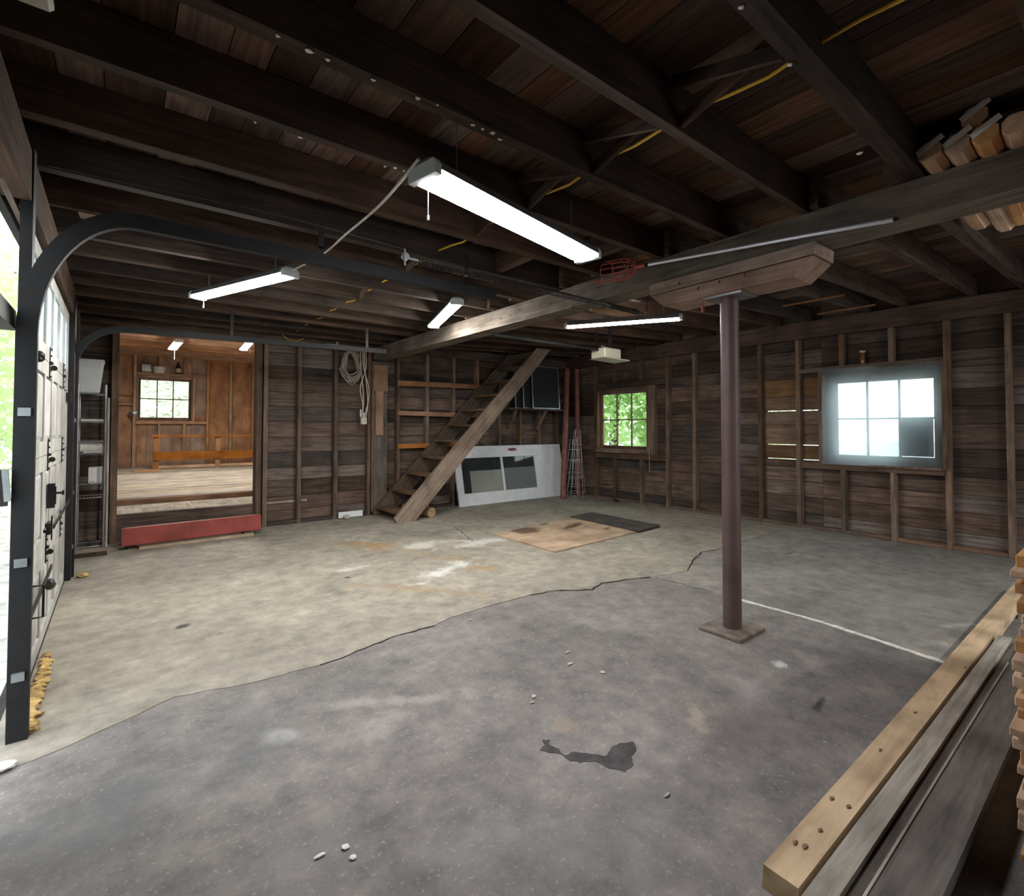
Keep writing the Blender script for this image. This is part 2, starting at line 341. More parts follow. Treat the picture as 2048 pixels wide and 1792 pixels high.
dn = dense([ck[-1]]+[fl(*q) for q in ((1425,1186),(1520,1210),(1640,1243),(1760,1282),(1890,1325))]+[(XR, .35)], .1, .004)
g = .004
def off(pts, dx, dy, widen=None): return [(x+dx*(1 if widen is None else widen(i/len(pts))), y+dy*(1 if widen is None else widen(i/len(pts)))) for i, (x, y) in enumerate(pts)]
wd = lambda t: .3 if t < .45 else .4+2.2*(t-.45)
A = off(ck, 0, g, wd)+off(up, -g*.5, g)[1:]+[(XR, YB), (XL-.05, YB)]
B = [(XL-.05, YF)]+off(ck, 0, -g, wd)+off(dn, -g*.1, -g*.1)[1:]+[(XR, YF)]
Cc = off(dn, g*.1, g*.1)+list(reversed(off(up, g*.5, -g)[1:]))
slabA = obj('slab', MB().prism(A, 'z', -.04, 0), 'slab_light', floor)
slabB = obj('slab', MB().prism(B, 'z', -.04, -.002), 'slab_dark', floor)
slabC = obj('slab', MB().prism(Cc, 'z', -.04, -.001), 'slab_grey', floor)
jl = dense([fl(*q) for q in ((1470,1197),(1520,1210),(1640,1243),(1760,1282),(1890,1325),(1990,1358))], .05, .004)
wl = [R(.012, .024) for _ in jl]
obj('joint_filler', MB().strip(jl, wl, -.002, .002), 'filler', slabC)
st = [fl(*q) for q in ((1085,1478),(1100,1478),(1098,1488),(1118,1497),(1130,1510),(1150,1503),(1185,1508),(1210,1512),(1222,1495),(1240,1485),(1268,1484),(1272,1502),(1262,1512),(1266,1530),(1250,1543),(1215,1535),(1190,1522),(1160,1525),(1135,1518),(1120,1507),(1095,1504),(1080,1500),(1090,1490))]
st = dense(st+[st[0]], .012, .005)[:-1]
obj('wet_stain', MB().prism(st, 'z', -.002, -.0005), 'wet', slabB)
dk = dense([fl(1440,1098), fl(1475,1085), fl(1545,1066)], .05, .005)
# hairline cracks, each a narrow groove filled with dirt
def hair(pts, parent, w=.005):
    p = dense([fl(*q) for q in pts], .05, .012); ws = [w*R(.4, 1.2) for _ in p]
    obj('crack', MB().strip(p, ws, -.003, .0012), 'crack_dark', parent)
hair(((905,1052),(925,1065),(945,1082)), slabA); hair(((1060,1190),(1110,1181),(1185,1179),(1203,1166),(1260,1158),(1300,1154)), slabA, .009)
hair(((1375,1142),(1388,1120),(1405,1103),(1440,1098)), slabA, .006); hair(((1310,1155),(1365,1168),(1425,1185)), slabB, .005)
hair(((840,1045),(905,1052)), slabA, .003); hair(((640,1330),(700,1309),(780,1276),(870,1251)), slabA, .004)

# boarding ----------------------------------------------------------
def rowlist(z0, z1, h=.19, snap=()):
    zs = [z0]; s = sorted(snap)
    while zs[-1] < z1-.06:
        nx = zs[-1]+h*R(.82, 1.18)
        for q in s:
            if zs[-1]+.05 < q < nx+.07: nx = q; break
        zs.append(min(nx, z1))
    zs[-1] = z1
    return zs
def mk(ax, u, w, z): return (w, u, z) if ax == 'x' else (u, w, z)   # wall normal ax; u along, w depth
def segs(u0, u1, za, zb, ops, mn=.012):
    parts = [(u0, u1, za, zb)]
    for (a, b, c, d) in ops:
        out = []
        for (p, q, r, s) in parts:
            if b <= p or a >= q or d <= r or c >= s: out.append((p, q, r, s)); continue
            if a > p: out.append((p, a, r, s))
            if b < q: out.append((b, q, r, s))
            p2, q2 = max(a, p), min(b, q)
            if c > r: out.append((p2, q2, r, c))
            if d < s: out.append((p2, q2, d, s))
        parts = out
    return [p for p in parts if p[1]-p[0] > .02 and p[3]-p[2] > mn]
def boards(wall, ax, w, sgn, u0, u1, zs, ops, mat, joints=(), light=None, gap=.003, thick=.022):
    for za, zb in zip(zs, zs[1:]):
        for (p, q, r, s) in segs(u0, u1, za, zb, ops):
            cuts = [p]+sorted(j for j in joints if p+.4 < j < q-.4 and R(0, 1) < .3)+[q]
            for a, b in zip(cuts, cuts[1:]):
                d = R(-.004, .004); m = mat
                if light and light(a, b, r, s): m = 'lightplank_'+mat[-1]
                t = MB().box(mk(ax, a+.001, w+d, r+gap), mk(ax, b-.001, w+d+sgn*thick, s-gap))
                obj('plank', t, m, wall)
def block_light(wall, ax, w, sgn, u0, u1, z0, z1, ops, mat='crack_dark'):  # solid backing added behind the planks so no sky light leaks in
    m = MB(); cuts = sorted({z0, z1}|{o[2] for o in ops}|{o[3] for o in ops}); cuts = [c for c in cuts if z0 <= c <= z1]
    for za, zb in zip(cuts, cuts[1:]):
        for (p, q, r, s) in segs(u0, u1, za, zb, ops, .001):
            m.box(mk(ax, p, w, r), mk(ax, q, w+sgn*.03, s))
    obj('light_blocker', m, mat, wall)
# wall_back ---------------------------------------------------------
OX0, OX1 = .005, 1.424
wb = thing('wall_back', 'back wall of dark weathered horizontal boards with exposed studs', 'wall', (0, YB, 0), kind='structure')
opb = [(OX0, OX1, -.1, 2.49)]
bst = [1.54, 1.969, 2.47, 2.962, 3.439, 3.946, 4.446, 4.922, 5.41, 5.897, 6.36, 6.825]
boards(wb, 'y', YB, 1, XL-.05, XR+.05, rowlist(0, 3.0), opb, 'plank_x', bst, lambda a, b, r, s: False)
block_light(wb, 'y', YB+.03, 1, XL-.1, XR+.1, -.1, 3.1, opb)
for x in bst: jbox('stud', (x-.025, YS, 0), (x+.025, YB-.005, 2.489), 'stud_z', wb)
for a, b in ((XL, OX0-.0), (OX1, XR)): jbox('sill_plate', (a, YS+.01, -.0), (b, YB-.005, .05), 'plank_x', wb)
jbox('stud', (OX0-.065, YS-.03, 0), (OX0, YB+.03, 2.5), 'stud_z', wb); jbox('stud', (OX1, YS-.03, 0), (OX1+.06, YB+.03, 2.5), 'stud_z', wb)
jbox('ledger', (XL, 7.10, 2.452), (.25, 7.235, 2.487), 'stud_x', wb, .002)
jbox('top_plate', (XL, YS, 2.489), (XR, YB-.005, 2.645), 'joist_x', wb)
# wall_right --------------------------------------------------------
wr = thing('wall_right', 'side wall of dark horizontal boards with exposed studs and two windows', 'wall', (XR, 0, 0), kind='structure')
W1 = (5.33, 6.44, .93, 1.99); W2 = (1.47, 2.50, .94, 1.91)
slits = [1.547, 1.083, .889]
slz = [(2.64, 3.36, z-.005, z+.005) for z in slits]
rst = [6.493, 4.913, 4.423, 3.90, 3.397, 2.897, 1.373, .887, .38, -.12, -.62, -1.12, -1.62]
zs = rowlist(0, 3.1, snap=slits+[1.977, 1.734, 1.353])
def lit(a, b, r, s): return False
boards(wr, 'x', XR, 1, YF-.05, 2.64, zs, [W2], 'plank_y', rst)
boards(wr, 'x', XR, 1, 3.372, YB+.05, zs, [W1], 'plank_y', rst)
for za, zb in zip(zs, zs[1:]):
    gp = lambda z: .006 if min(abs(z-q) for q in slits) < .01 else .003
    t = MB().box((XR+R(-.004, .004), 2.641, za+gp(za)), (XR+.022, 3.371, zb-gp(zb)))
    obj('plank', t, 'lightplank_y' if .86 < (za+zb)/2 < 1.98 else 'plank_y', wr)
block_light(wr, 'x', XR+.03, 1, YF-.1, YB+.1, -.1, 3.2, [W1, W2]+slz)
for y in rst: jbox('stud', (XS, y-.025, 0), (XR-.005, y+.025, 2.483), 'stud_z', wr)
for y, tb, tt in ((6.03, 1.0, 1), (5.444, 1.0, 1)):
    jbox('stud', (XS+.002, y-.024, 0), (XR-.005, y+.024, .76), 'stud_z', wr); jbox('stud', (XS+.002, y-.024, 2.14), (XR-.005, y+.024, 2.483), 'stud_z', wr)
for y in (2.383, 1.87):
    jbox('stud', (XS+.002, y-.024, 0), (XR-.005, y+.024, .79), 'stud_z', wr); jbox('stud', (XS+.002, y-.024, 2.09), (XR-.005, y+.024, 2.483), 'stud_z', wr)
jbox('header', (XS+.001, 4.94, 2.04), (XR-.005, 6.466, 2.14), 'joist_y', wr); jbox('sill_block', (XS+.001, 4.94, .76), (XR-.005, 6.466, .86), 'stud_y', wr)
jbox('header', (XS+.001, 1.40, 2.03), (XR-.005, 2.87, 2.09), 'stud_y', wr); jbox('sill_block', (XS+.001, 1.40, .79), (XR-.005, 2.87, .87), 'stud_y', wr)
jbox('stud', (XS+.003, 2.60, .87), (XR-.005, 2.65, 2.03), 'stud_z', wr)
jbox('stud', (XS+.003, 5.17, .86), (XR-.005, 5.29, 2.04), 'stud_z', wr)
jbox('top_plate', (XS-.02, YF, 2.483), (XR+.02, YB, 2.700), 'joist_y', wr)
for a, b in ((YF, 2.1), (2.1, YB)): jbox('sill_plate', (XS+.012, a, 0), (XR-.005, b, .045), 'stud_y', wr)
# wall_left ---------------------------------------------------------
DY0, DY1, DZ = 3.20, 5.70, 2.27
wl_ = thing('wall_left', 'wall with garage door openings and dark boards', 'wall', (XL, 0, 0), kind='structure')
opl = [(DY0-.42, DY1+.01, -.1, DZ+.01), (2.30, DY0-.41, -.1, DZ+.01)]
boards(wl_, 'x', XL-.03, -1, YF-.05, YB+.05, rowlist(0, 3.0), opl, 'plank_y', (6.2, 1.2))
block_light(wl_, 'x', XL-.065, -1, YF-.1, YB+.1, -.1, 3.1, opl)
jbox('post', (XL-.006, 2.985, -.0), (XL+.036, 3.06, 2.52), 'black_metal', wl_, .001)
jbox('post', (XL-.1, DY1+.015, 0), (XL+.04, DY1+.12, 2.45), 'black_metal', wl_)
jbox('header', (XL-.02, 3.065, 2.275), (XL+.03, DY1+.1, 2.50), 'joist_y', wl_); jbox('header', (XL-.06, 2.0, 2.285), (XL+.03, 2.98, 2.50), 'joist_y', wl_)
for y in (6.25, 6.75): jbox('stud', (XL-.03, y-.025, 0), (XL+.02, y+.025, 2.5), 'plank_z', wl_)
jbox('stop_bar', (XL-.10, 2.2, 1.72), (XL-.015, 3.05, 1.81), 'black_metal', wl_)
# wall_front (behind the viewer) -----------------------------------
wf = thing('wall_front', 'board wall opposite the stair wall, with an unseen doorway added for daylight', 'wall', (0, YF, 0), kind='structure')
opf = [(3.9, 6.3, -.1, 2.1)]  # unseen doorway, added so daylight reaches the front ceiling and right wall
boards(wf, 'y', YF, -1, XL-.05, XR+.05, rowlist(0, 3.1, .24), opf, 'plank_x', (2, 4, 6)); block_light(wf, 'y', YF-.03, -1, XL-.1, XR+.1, -.1, 3.2, opf)
for k in [q for q in range(14) if not 3.87 < .2+q*.5 < 6.33]: jbox('stud', (.2+k*.5-.025, YF+.005, 0), (.2+k*.5+.025, YF+.1, 2.5), 'stud_z', wf)
# ceiling -----------------------------------------------------------
ce = thing('ceiling', 'open ceiling of dark joists under old floor boards', 'ceiling', (0, 0, JZ), kind='structure')
JH = .19
jy = [-1.80, -1.30, -.80, -.29, .20, .695, 1.195, 1.667, 2.16, 2.69, 3.20, 3.70, 4.19, 4.64, 5.10, 5.58, 6.06, 6.51, 6.98]
def sl(x, z): return z if x < 3.05 else z+(x-3.05)*.18/4.04
for i, y in enumerate(jy):
    w = .046 if i != 5 else .062
    wj = w*R(.85, 1.15); x1 = R(3.22, 3.34)
    jbox('joist', (XL-.02, y-wj/2-.004, JZ+R(0, .006)), (x1, y+wj/2+.004, JZ+JH), 'joist_x', ce, .005)
    a = MB(); s_ = .062*(1 if i % 2 else -1); x0 = R(2.92, 3.04)
    for x, zz in ((x0, 0), (XR, 0)): pass
    vs = [(x, y+s_+d, sl(x, JZ)+h) for h in (.002, JH) for x, d in ((x0, -wj/2), (XR+.02, -wj/2), (XR+.02, wj/2), (x0, wj/2))]
    vs = [tuple(c+R(-.004, .004) for c in v) for v in vs]
    obj('joist', MB().add(vs, [(0,1,2,3),(4,5,6,7),(0,1,5,4),(1,2,6,5),(2,3,7,6),(3,0,4,7)]), 'joist_x', ce)
x = XL-.03
while x < XR:
    w = R(.13, .21); x2 = min(x+w, XR+.05)
    if x < 3.14 < x2: x2 = 3.145
    ys = [YF-.05]+sorted(random.sample([-.29, 1.195, 2.16, 3.20, 4.19, 5.10], 2))+[YB+.05]
    for a, b in zip(ys, ys[1:]):
        za, zb = sl(x, JZ)+JH+.003, sl(x2, JZ)+JH+.003; d = R(0, .004)
        vs = [(x+.002, a+.002, za+d), (x2-.002, a+.002, zb+d), (x2-.002, b-.002, zb+d), (x+.002, b-.002, za+d)]
        vs += [(p[0], p[1], p[2]+.022) for p in vs]
        obj('ceiling_board', MB().add(vs, [(0,3,2,1),(4,5,6,7),(0,1,5,4),(1,2,6,5),(2,3,7,6),(3,0,4,7)]), 'deck_y', ce)
    x = x2
m = MB()
m.add([(XL-.1, YF-.1, 2.75), (3.145, YF-.1, 2.75), (3.145, YB+.1, 2.75), (XL-.1, YB+.1, 2.75), (XR+.1, YF-.1, 2.95), (XR+.1, YB+.1, 2.95)], [(0,1,2,3), (1,4,5,2)])
m.v += [v+Vector((0, 0, .03)) for v in m.v[:6]]; m.f += [(6,7,8,9), (7,10,11,8), (0,1,7,6), (1,4,10,7), (4,5,11,10), (5,2,8,11), (2,3,9,8), (3,0,6,9)]
obj('subfloor', m, 'crack_dark', ce)
# cross bridging between joists
def bridge(px0, py0, px1, py1, ya, yb, flip=False):
    a = P(px0, py0, 'y', ya); b = P(px1, py1, 'y', yb)
    obj('bridging', MB().obox(a, b, .05, .02, up=(1, 0, 0)), 'joist_y', ce)
x = 1.72
for ya, yb in ((1.22, 1.64), (1.69, 2.13), (.73, 1.165), (2.19, 2.66), (3.22, 3.68), (4.21, 4.61)):
    obj('bridging', MB().obox((x, ya, JZ+.03), (x, yb, JZ+.16), .05, .02, up=(1, 0, 0)), 'joist_y', ce)
    obj('bridging', MB().obox((x+.07, ya, JZ+.16), (x+.07, yb, JZ+.03), .05, .02, up=(1, 0, 0)), 'joist_y', ce)
for (xx, ya, yb) in ((2.72, 2.19, 2.66), (2.35, 2.72, 3.17)): jbox('blocking', (xx-.03, ya, JZ+.02), (xx+.03, yb, JZ+.17), 'joist_y', ce)
for (px, py, r_) in ((555,72,.007), (618,102,.011), (655,120,.007), (747,160,.007), (835,197,.008), (875,210,.005), (946,250,.008), (965,258,.007), (985,266,.010), (1000,279,.008), (600,275,.008), (770,333,.006), (790,336,.008), (808,342,.006), (1720,307,.012), (1580,130,.008), (1482,15,.008), (510,245,.005)):
    v = P(px, py, 'z', JZ-.001); obj('paint_fleck', MB().blob(v, r_*1.2, r_, .003, 7, 4, .3), 'paper', ce)
# carrying beam, bolster, column
bm_ = thing('carrying_beam', 'long sawn timber carrying beam running under the joists', 'beam', (3.15, 2.5, 2.34), kind='structure')
jbox('timber', (BX0, 3.05, 2.34), (BX1, YB, JZ), 'beam_y', bm_, .004); jbox('timber', (BX0, YF, 2.34), (BX1, 3.05, JZ), 'beam_y', bm_, .004)
def hook(parent, x, y, z, s=1, name='bent_nail'):
    obj(name, MB().tube([(x, y, z), (x-.02, y-.003, z-.018), (x-.032, y-.008, z-.022), (x-.04, y-.02, z-.004)], .0022, 5), 'dark_metal', parent)
for y in (4.05, 3.9, 3.75, 3.45, 3.3, 2.75): hook(bm_, BX0, y, 2.43+R(-.02, .03))
bo = thing('bolster', 'split reddish timber bolster with angled ends on top of the steel column', 'timber', (3.15, 1.7, 2.17))
bp_ = lambda z0, z1, pts: None
obj('timber', MB().prism([(2.235, 2.338), (2.225, 2.262), (1.135, 2.27), (1.132, 2.338)], 'x', 3.015, 3.285), 'bolster_y', bo)
obj('timber', MB().prism([(2.222, 2.256), (2.122, 2.170), (1.255, 2.172), (1.145, 2.263)], 'x', 3.02, 3.28), 'bolster_y', bo)
for q in ((1398,575), (1440,562), (1490,548), (1360,565)): v = P(*q, 'x', 3.015); hook(bo, 3.016, v.y, v.z)
co = thing('steel_column', 'brown painted round steel column on a square base plate', 'column', (3.15, 1.70, 0))
box('base_plate', (2.985, 1.56, 0), (3.30, 1.84, .02), 'rust_plate', co, bevel=.003)
obj('shaft', MB().cyl((3.15, 1.70, .02), (3.15, 1.70, 2.155), .057, n=40), 'column_brown', co, smooth=True)
box('cap_plate', (3.05, 1.57, 2.155), (3.25, 1.83, 2.169), 'steel', co)
# ------------------------------------------------------------------ windows
def window6(root, ax, w, u0, u1, z0, z1, cols, rows, mat, sash=.045, mun=.018, pane='pane_glass', skip=()):
    d0, d1 = w-.018, w+.018
    for a, b in ((mk(ax, u0, d0, z0), mk(ax, u0+sash, d1, z1)), (mk(ax, u1-sash, d0, z0), mk(ax, u1, d1, z1))): box('stile', a, b, mat, root)
    for a, b in ((mk(ax, u0+sash, d0, z0), mk(ax, u1-sash, d1, z0+sash)), (mk(ax, u0+sash, d0, z1-sash), mk(ax, u1-sash, d1, z1))): box('rail', a, b, mat, root)
    iu0, iu1, iz0, iz1 = u0+sash, u1-sash, z0+sash, z1-sash
    for i in range(1, cols): u = iu0+(iu1-iu0)*i/cols; box('muntin', mk(ax, u-mun/2, d0+.004, iz0), mk(ax, u+mun/2, d1-.004, iz1), mat, root)
    for j in range(1, rows):
        z = iz0+(iz1-iz0)*j/rows
        for i in range(cols): a = iu0+(iu1-iu0)*i/cols+mun/2*(i > 0); b = iu0+(iu1-iu0)*(i+1)/cols-mun/2*(i < cols-1); box('muntin', mk(ax, a, d0+.004, z-mun/2), mk(ax, b, d1-.004, z+mun/2), mat, root)
    for i in range(cols):
        for j in range(rows):
            a, b = iu0+(iu1-iu0)*i/cols, iu0+(iu1-iu0)*(i+1)/cols; c, d = iz0+(iz1-iz0)*j/rows, iz0+(iz1-iz0)*(j+1)/rows
            if (i, j) in skip: box('cover_board', mk(ax, a+.01, w-.012, c+.01), mk(ax, b-.01, w-.004, d-.01), 'dark_panel', root); continue
            box('pane', mk(ax, a+.002, w-.002, c+.002), mk(ax, b-.002, w+.002, d-.002), pane, root)
w1 = thing('window_1', 'small six-pane wooden window looking onto green trees', 'window', (XR, 5.87, .9), kind='structure')
window6(w1, 'x', 7.205, W1[0], W1[1], W1[2], W1[3], 3, 2, 'stud_z', .06, .02)
for n_, a, b in (('casing', (7.10, 5.265, .88), (7.185, 5.33, 2.035)), ('casing', (7.10, 6.44, .88), (7.185, 6.468, 2.035)), ('casing', (7.10, 5.33, 1.99), (7.185, 6.44, 2.035)), ('sill', (7.06, 5.23, .865), (7.20, 6.468, .93))): jbox(n_, a, b, 'stud_y' if n_ == 'sill' else 'stud_z', w1, .002)
w2 = thing('window_2', 'six-pane window behind plastic film, one lower pane boarded over', 'window', (XR, 2, .9), kind='structure')
window6(w2, 'x', 7.215, W2[0], W2[1], W2[2], W2[3], 3, 2, 'stud_z', .035, .02, 'pane_glass', skip=((0, 0),))
pf = thing('plastic_sheet', 'cloudy plastic sheet tacked over the window with wooden battens', 'plastic sheet', (7.06, 2.0, .86))
m = MB(); nu, nz = 26, 24; y0, y1, z0, z1 = 1.385, 2.615, .855, 2.05
for j in range(nz+1):
    for i in range(nu+1):
        u, t = i/nu, j/nz; e = min(u, 1-u, t, 1-t)
        m.v.append(Vector((7.072+min(e, .12)*.25*(.5+.5*math.sin(u*9+t*5))+(.006*math.sin(u*40) if t > .85 else 0)+R(-.001, .001), y0+(y1-y0)*u, z0+(z1-z0)*t)))
for j in range(nz):
    for i in range(nu): m.f.append((j*(nu+1)+i, j*(nu+1)+i+1, (j+1)*(nu+1)+i+1, (j+1)*(nu+1)+i))
obj('film', m, 'plastic_film', pf, smooth=True)
for a, b in (((7.058, 1.36, 1.25), (7.069, 1.41, 2.06)), ((7.058, 1.365, .86), (7.069, 1.41, 1.24)), ((7.06, 2.60, 1.52), (7.069, 2.63, 2.03)), ((7.06, 2.60, .90), (7.069, 2.635, 1.50)), ((7.06, 1.42, .845), (7.069, 2.10, .87)), ((7.06, 1.42, 2.03), (7.069, 2.0, 2.05))): jbox('batten', a, b, 'stud_z', pf, .001)
v = P(1720, 730, 'x', 7.13)
bt = thing('bottle', 'small amber bottle with pale cap above the plastic-covered window', 'bottle', (7.12, 2.16, 2.0935))
obj('body', MB().lathe((7.12, 2.16, 2.0935), [(.026, 0), (.027, .005), (.027, .09), (.016, .12), (.014, .135)], 16), 'amber_glass', bt, smooth=True)
obj('cap', MB().cyl((7.12, 2.16, 2.2285), (7.12, 2.16, 2.2505), .03, n=14), 'cream_plastic', bt)
# ------------------------------------------------------------------ garage door
gd = thing('door_1', 'white panelled overhead garage door with dark hardware', 'garage door', (XL, (DY0+DY1)/2, 0), kind='structure')
nS, SH = 4, DZ/4
for k in range(nS):
    z0, z1 = k*SH+.003, (k+1)*SH-.003
    sec = thing('section', '', '', (0, 0, 0)); del sec['label'], sec['category']; sec.parent = gd; sec.location = Vector((XL, (DY0+DY1)/2, z0))-gd.location
    cols = 6; st_ = .075; ra = .085; x0, x1 = XL-.025, XL
    yy = [DY0+(DY1-DY0)*i/cols for i in range(cols+1)]
    for i, y in enumerate(yy):
        a = max(DY0, y-st_/2) if i else DY0; b = min(DY1, y+st_/2) if i < cols else DY1
        if i == 0: b = DY0+st_
        if i == cols: a = DY1-st_
        box('stile', (x0, a, z0), (x1, b, z1), 'door_white', sec)
    for zz in ((z0, z0+ra), (z1-ra, z1)):
        for i in range(cols):
            a = yy[i]+(st_/2 if i else st_); b = yy[i+1]-(st_/2 if i < cols-1 else st_)
            box('rail', (x0, a, zz[0]), (x1, b, zz[1]), 'door_white', sec)
    for i in range(cols):
        a = yy[i]+(st_/2 if i else st_); b = yy[i+1]-(st_/2 if i < cols-1 else st_)
        if k == 3: box('pane', (XL-.016, a, z0+ra), (XL-.012, b, z1-ra), 'frosted', sec)
        else:
            c = MB(); e = .03
            X0, X1 = XL-.016, XL-.005
            pts = [(X0, a, z0+ra), (X0, b, z0+ra), (X0, b, z1-ra), (X0, a, z1-ra), (X1, a+e, z0+ra+e), (X1, b-e, z0+ra+e), (X1, b-e, z1-ra-e), (X1, a+e, z1-ra-e)]
            pts += [(X0-.006, p[1], p[2]) for p in pts[:4]]
            obj('panel', c.add(pts, [(4,5,6,7),(0,1,5,4),(1,2,6,5),(2,3,7,6),(3,0,4,7),(8,9,1,0),(9,10,2,1),(10,11,3,2),(11,8,0,3),(11,10,9,8)]), 'door_white', sec)
def dpart(name, mb, mat='dark_metal'): return obj(name, mb, mat, gd)
for z in (SH, 2*SH, 3*SH):
    for y in (4.22, 5.2):
        mb = MB().box((XL, y-.014, z-.10), (XL+.005, y+.014, z+.10)).cyl((XL+.010, y-.025, z), (XL+.010, y+.025, z), .009, n=10)
        for dz in (-.085, -.045, .045, .085): mb.cyl((XL+.006, y, z+dz), (XL+.012, y, z+dz), .006, n=8)
        dpart('hinge', mb)
        if y == 4.22: obj('roller', MB().cyl((XL+.022, y-.01, z-.03), (XL+.022, y+.01, z-.03), .016, n=14), 'dark_metal', gd)
lk = dpart('lock', MB().box((XL, 4.25, .80), (XL+.034, 4.31, .95)).box((XL+.034, 4.26, .82), (XL+.04, 4.30, .93)), 'black_metal')
obj('knob', MB().cyl((XL+.04, 4.28, .89), (XL+.068, 4.28, .89), .007, n=10).cyl((XL+.068, 4.28, .89), (XL+.078, 4.28, .89), .016, n=12), 'black_metal', lk)
dpart('latch_plate', MB().box((XL, 4.22, .64), (XL+.02, 4.34, .71)).box((XL+.02, 4.26, .60), (XL+.026, 4.29, .75)), 'dark_metal')
dpart('latch_bar', MB().obox((XL+.03, 4.30, .675), (XL+.03, 5.66, .70), .006, .025), 'dark_metal')
dpart('lift_bar', MB().obox((XL+.028, 3.10, .40), (XL+.028, 4.25, .44), .008, .03), 'dark_metal')
dpart('strap_loop', MB().tube([(XL+.002, 3.5, .34), (XL+.055, 3.5, .34), (XL+.055, 3.5, .50), (XL+.002, 3.5, .50)], .006, 6), 'black_metal')
dpart('corner_bracket', MB().box((XL, 5.60, 1.52), (XL+.03, 5.66, 1.60)), 'dark_metal'); dpart('corner_bracket', MB().blob((XL+.018, 3.50, 1.665), .024, .03, .03), 'dark_metal')
dpart('bumper', MB().blob((XL+.025, 4.2, .34), .028, .035, .035), 'dark_metal')
dpart('bottom_seal', MB().box((XL-.022, DY0, -.001), (XL+.004, DY1, .012)), 'black_rubber')
# tracks
def track(label, y, r, zc, xend, zend, w=.055, group=None, rz=None):
    x0 = XL+.03; rz = rz or r; t = thing('door_track', label, 'door track', (x0, y, 0), group)
    pts = [(x0, 0.0), (x0, zc)]
    n = 14
    for k in range(1, n+1):
        a = math.pi/2*k/n; pts.append((x0+r*(1-math.cos(a)), zc+rz*math.sin(a)))
    def rail(pl, nm):
        mb = MB(); o = len(mb.v)
        for i, (x, z) in enumerate(pl):
            p, q = pl[max(i-1, 0)], pl[min(i+1, len(pl)-1)]; d = Vector((q[0]-p[0], q[1]-p[1])).normalized(); nn = Vector((-d.y, d.x))
            for (s, yy_) in ((-w/2, y-.02), (w/2, y-.02), (w/2, y+.02), (-w/2, y+.02)): mb.v.append(Vector((x+nn.x*s, yy_, z+nn.y*s)))
        for i in range(len(pl)-1):
            for k in range(4): mb.f.append((i*4+k, i*4+(k+1) % 4, i*4+4+(k+1) % 4, i*4+4+k))
        mb.f.append((3,2,1,0)); e = (len(pl)-1)*4; mb.f.append((e,e+1,e+2,e+3)); return obj(nm, mb, 'black_metal', t, smooth=True)
    rail(pts, 'curved_rail'); rail([pts[-1], (xend, zend)], 'straight_rail')
    obj('hanger_strap', MB().box((xend-.25, y+.021, zend), (xend-.22, y+.025, JZ-.002)), 'dark_metal', t)
    obj('hanger_strap', MB().box((.9, y+.021, zend), (.93, y+.025, JZ-.002)), 'dark_metal', t)
    for z in (.25, .72, 1.35): obj('clip', MB().box((x0-.02, y-.032, z), (x0+.02, y-.02, z+.035)), 'galvanised', t)
    return t
track('black steel door track curving up from the near door post', 2.945, .37, 1.70, 2.15, 2.27, .068, rz=.57)
track('black steel door track at the far edge of the garage door, by the wire rack', DY1+.145, .36, 1.85, 2.6, 2.25)
# extension spring with pulley
sp = thing('extension_spring', 'long coiled extension spring of the garage door passing under the beam', 'spring', (1.33, 2.76, 2.32))
SY = 2.745
a, b = Vector((1.42, SY, 2.315)), Vector((3.55, SY, 2.312)); n = 110*8
obj('coil', MB().tube([a+(b-a)*(i/n)+Vector((0, math.cos(2*math.pi*i/8), math.sin(2*math.pi*i/8)))*.019 for i in range(n+1)], .0042, 4), 'dark_metal', sp, smooth=True)
obj('pulley', MB().cyl((1.34, SY-.010, 2.33), (1.34, SY+.010, 2.33), .024, n=20), 'galvanised', sp, smooth=True)
obj('fork', MB().box((1.325, SY-.018, 2.27), (1.335, SY-.014, 2.37)).box((1.335, SY-.016, 2.312), (1.43, SY-.012, 2.325)), 'galvanised', sp)
obj('eye_hook', MB().tube([(3.55, SY, 2.312), (3.62, SY, 2.312), (3.66, SY, 2.33), (3.70, SY, 2.545)], .005, 6), 'dark_metal', sp)
obj('cable', MB().tube([(1.33, SY-.01, 2.37), (.6, SY-.01, 2.39), (XL+.1, SY-.01, 2.36)], .003, 5), 'dark_metal', sp)
# opener
op = thing('door_opener', 'cream garage door opener hanging by the ceiling near the right wall', 'door opener', (5.0, 4.4, 2.2))
obj('housing', MB().box((4.86, 4.28, 2.21), (5.18, 4.52, 2.34)), 'cream_plastic', op, bevel=.012)
obj('light_lens', MB().prism([(4.84, 2.205), (5.34, 2.195), (5.30, 2.21), (4.86, 2.21)], 'y', 4.26, 4.54), 'cream_plastic', op)
for y in (4.27, 4.50): box('bracket', (4.95, y, 2.34), (4.98, y+.03, jz(4.96)-.002), 'dark_metal', op)
obj('rail', MB().obox((BX1-.05, 4.40, 2.318), (4.9, 4.40, 2.318), .03, .03), 'black_metal', op)
obj('motor_cap', MB().cyl((4.95, 4.4, 2.34), (4.95, 4.4, 2.375), .05, n=16), 'dark_metal', op)
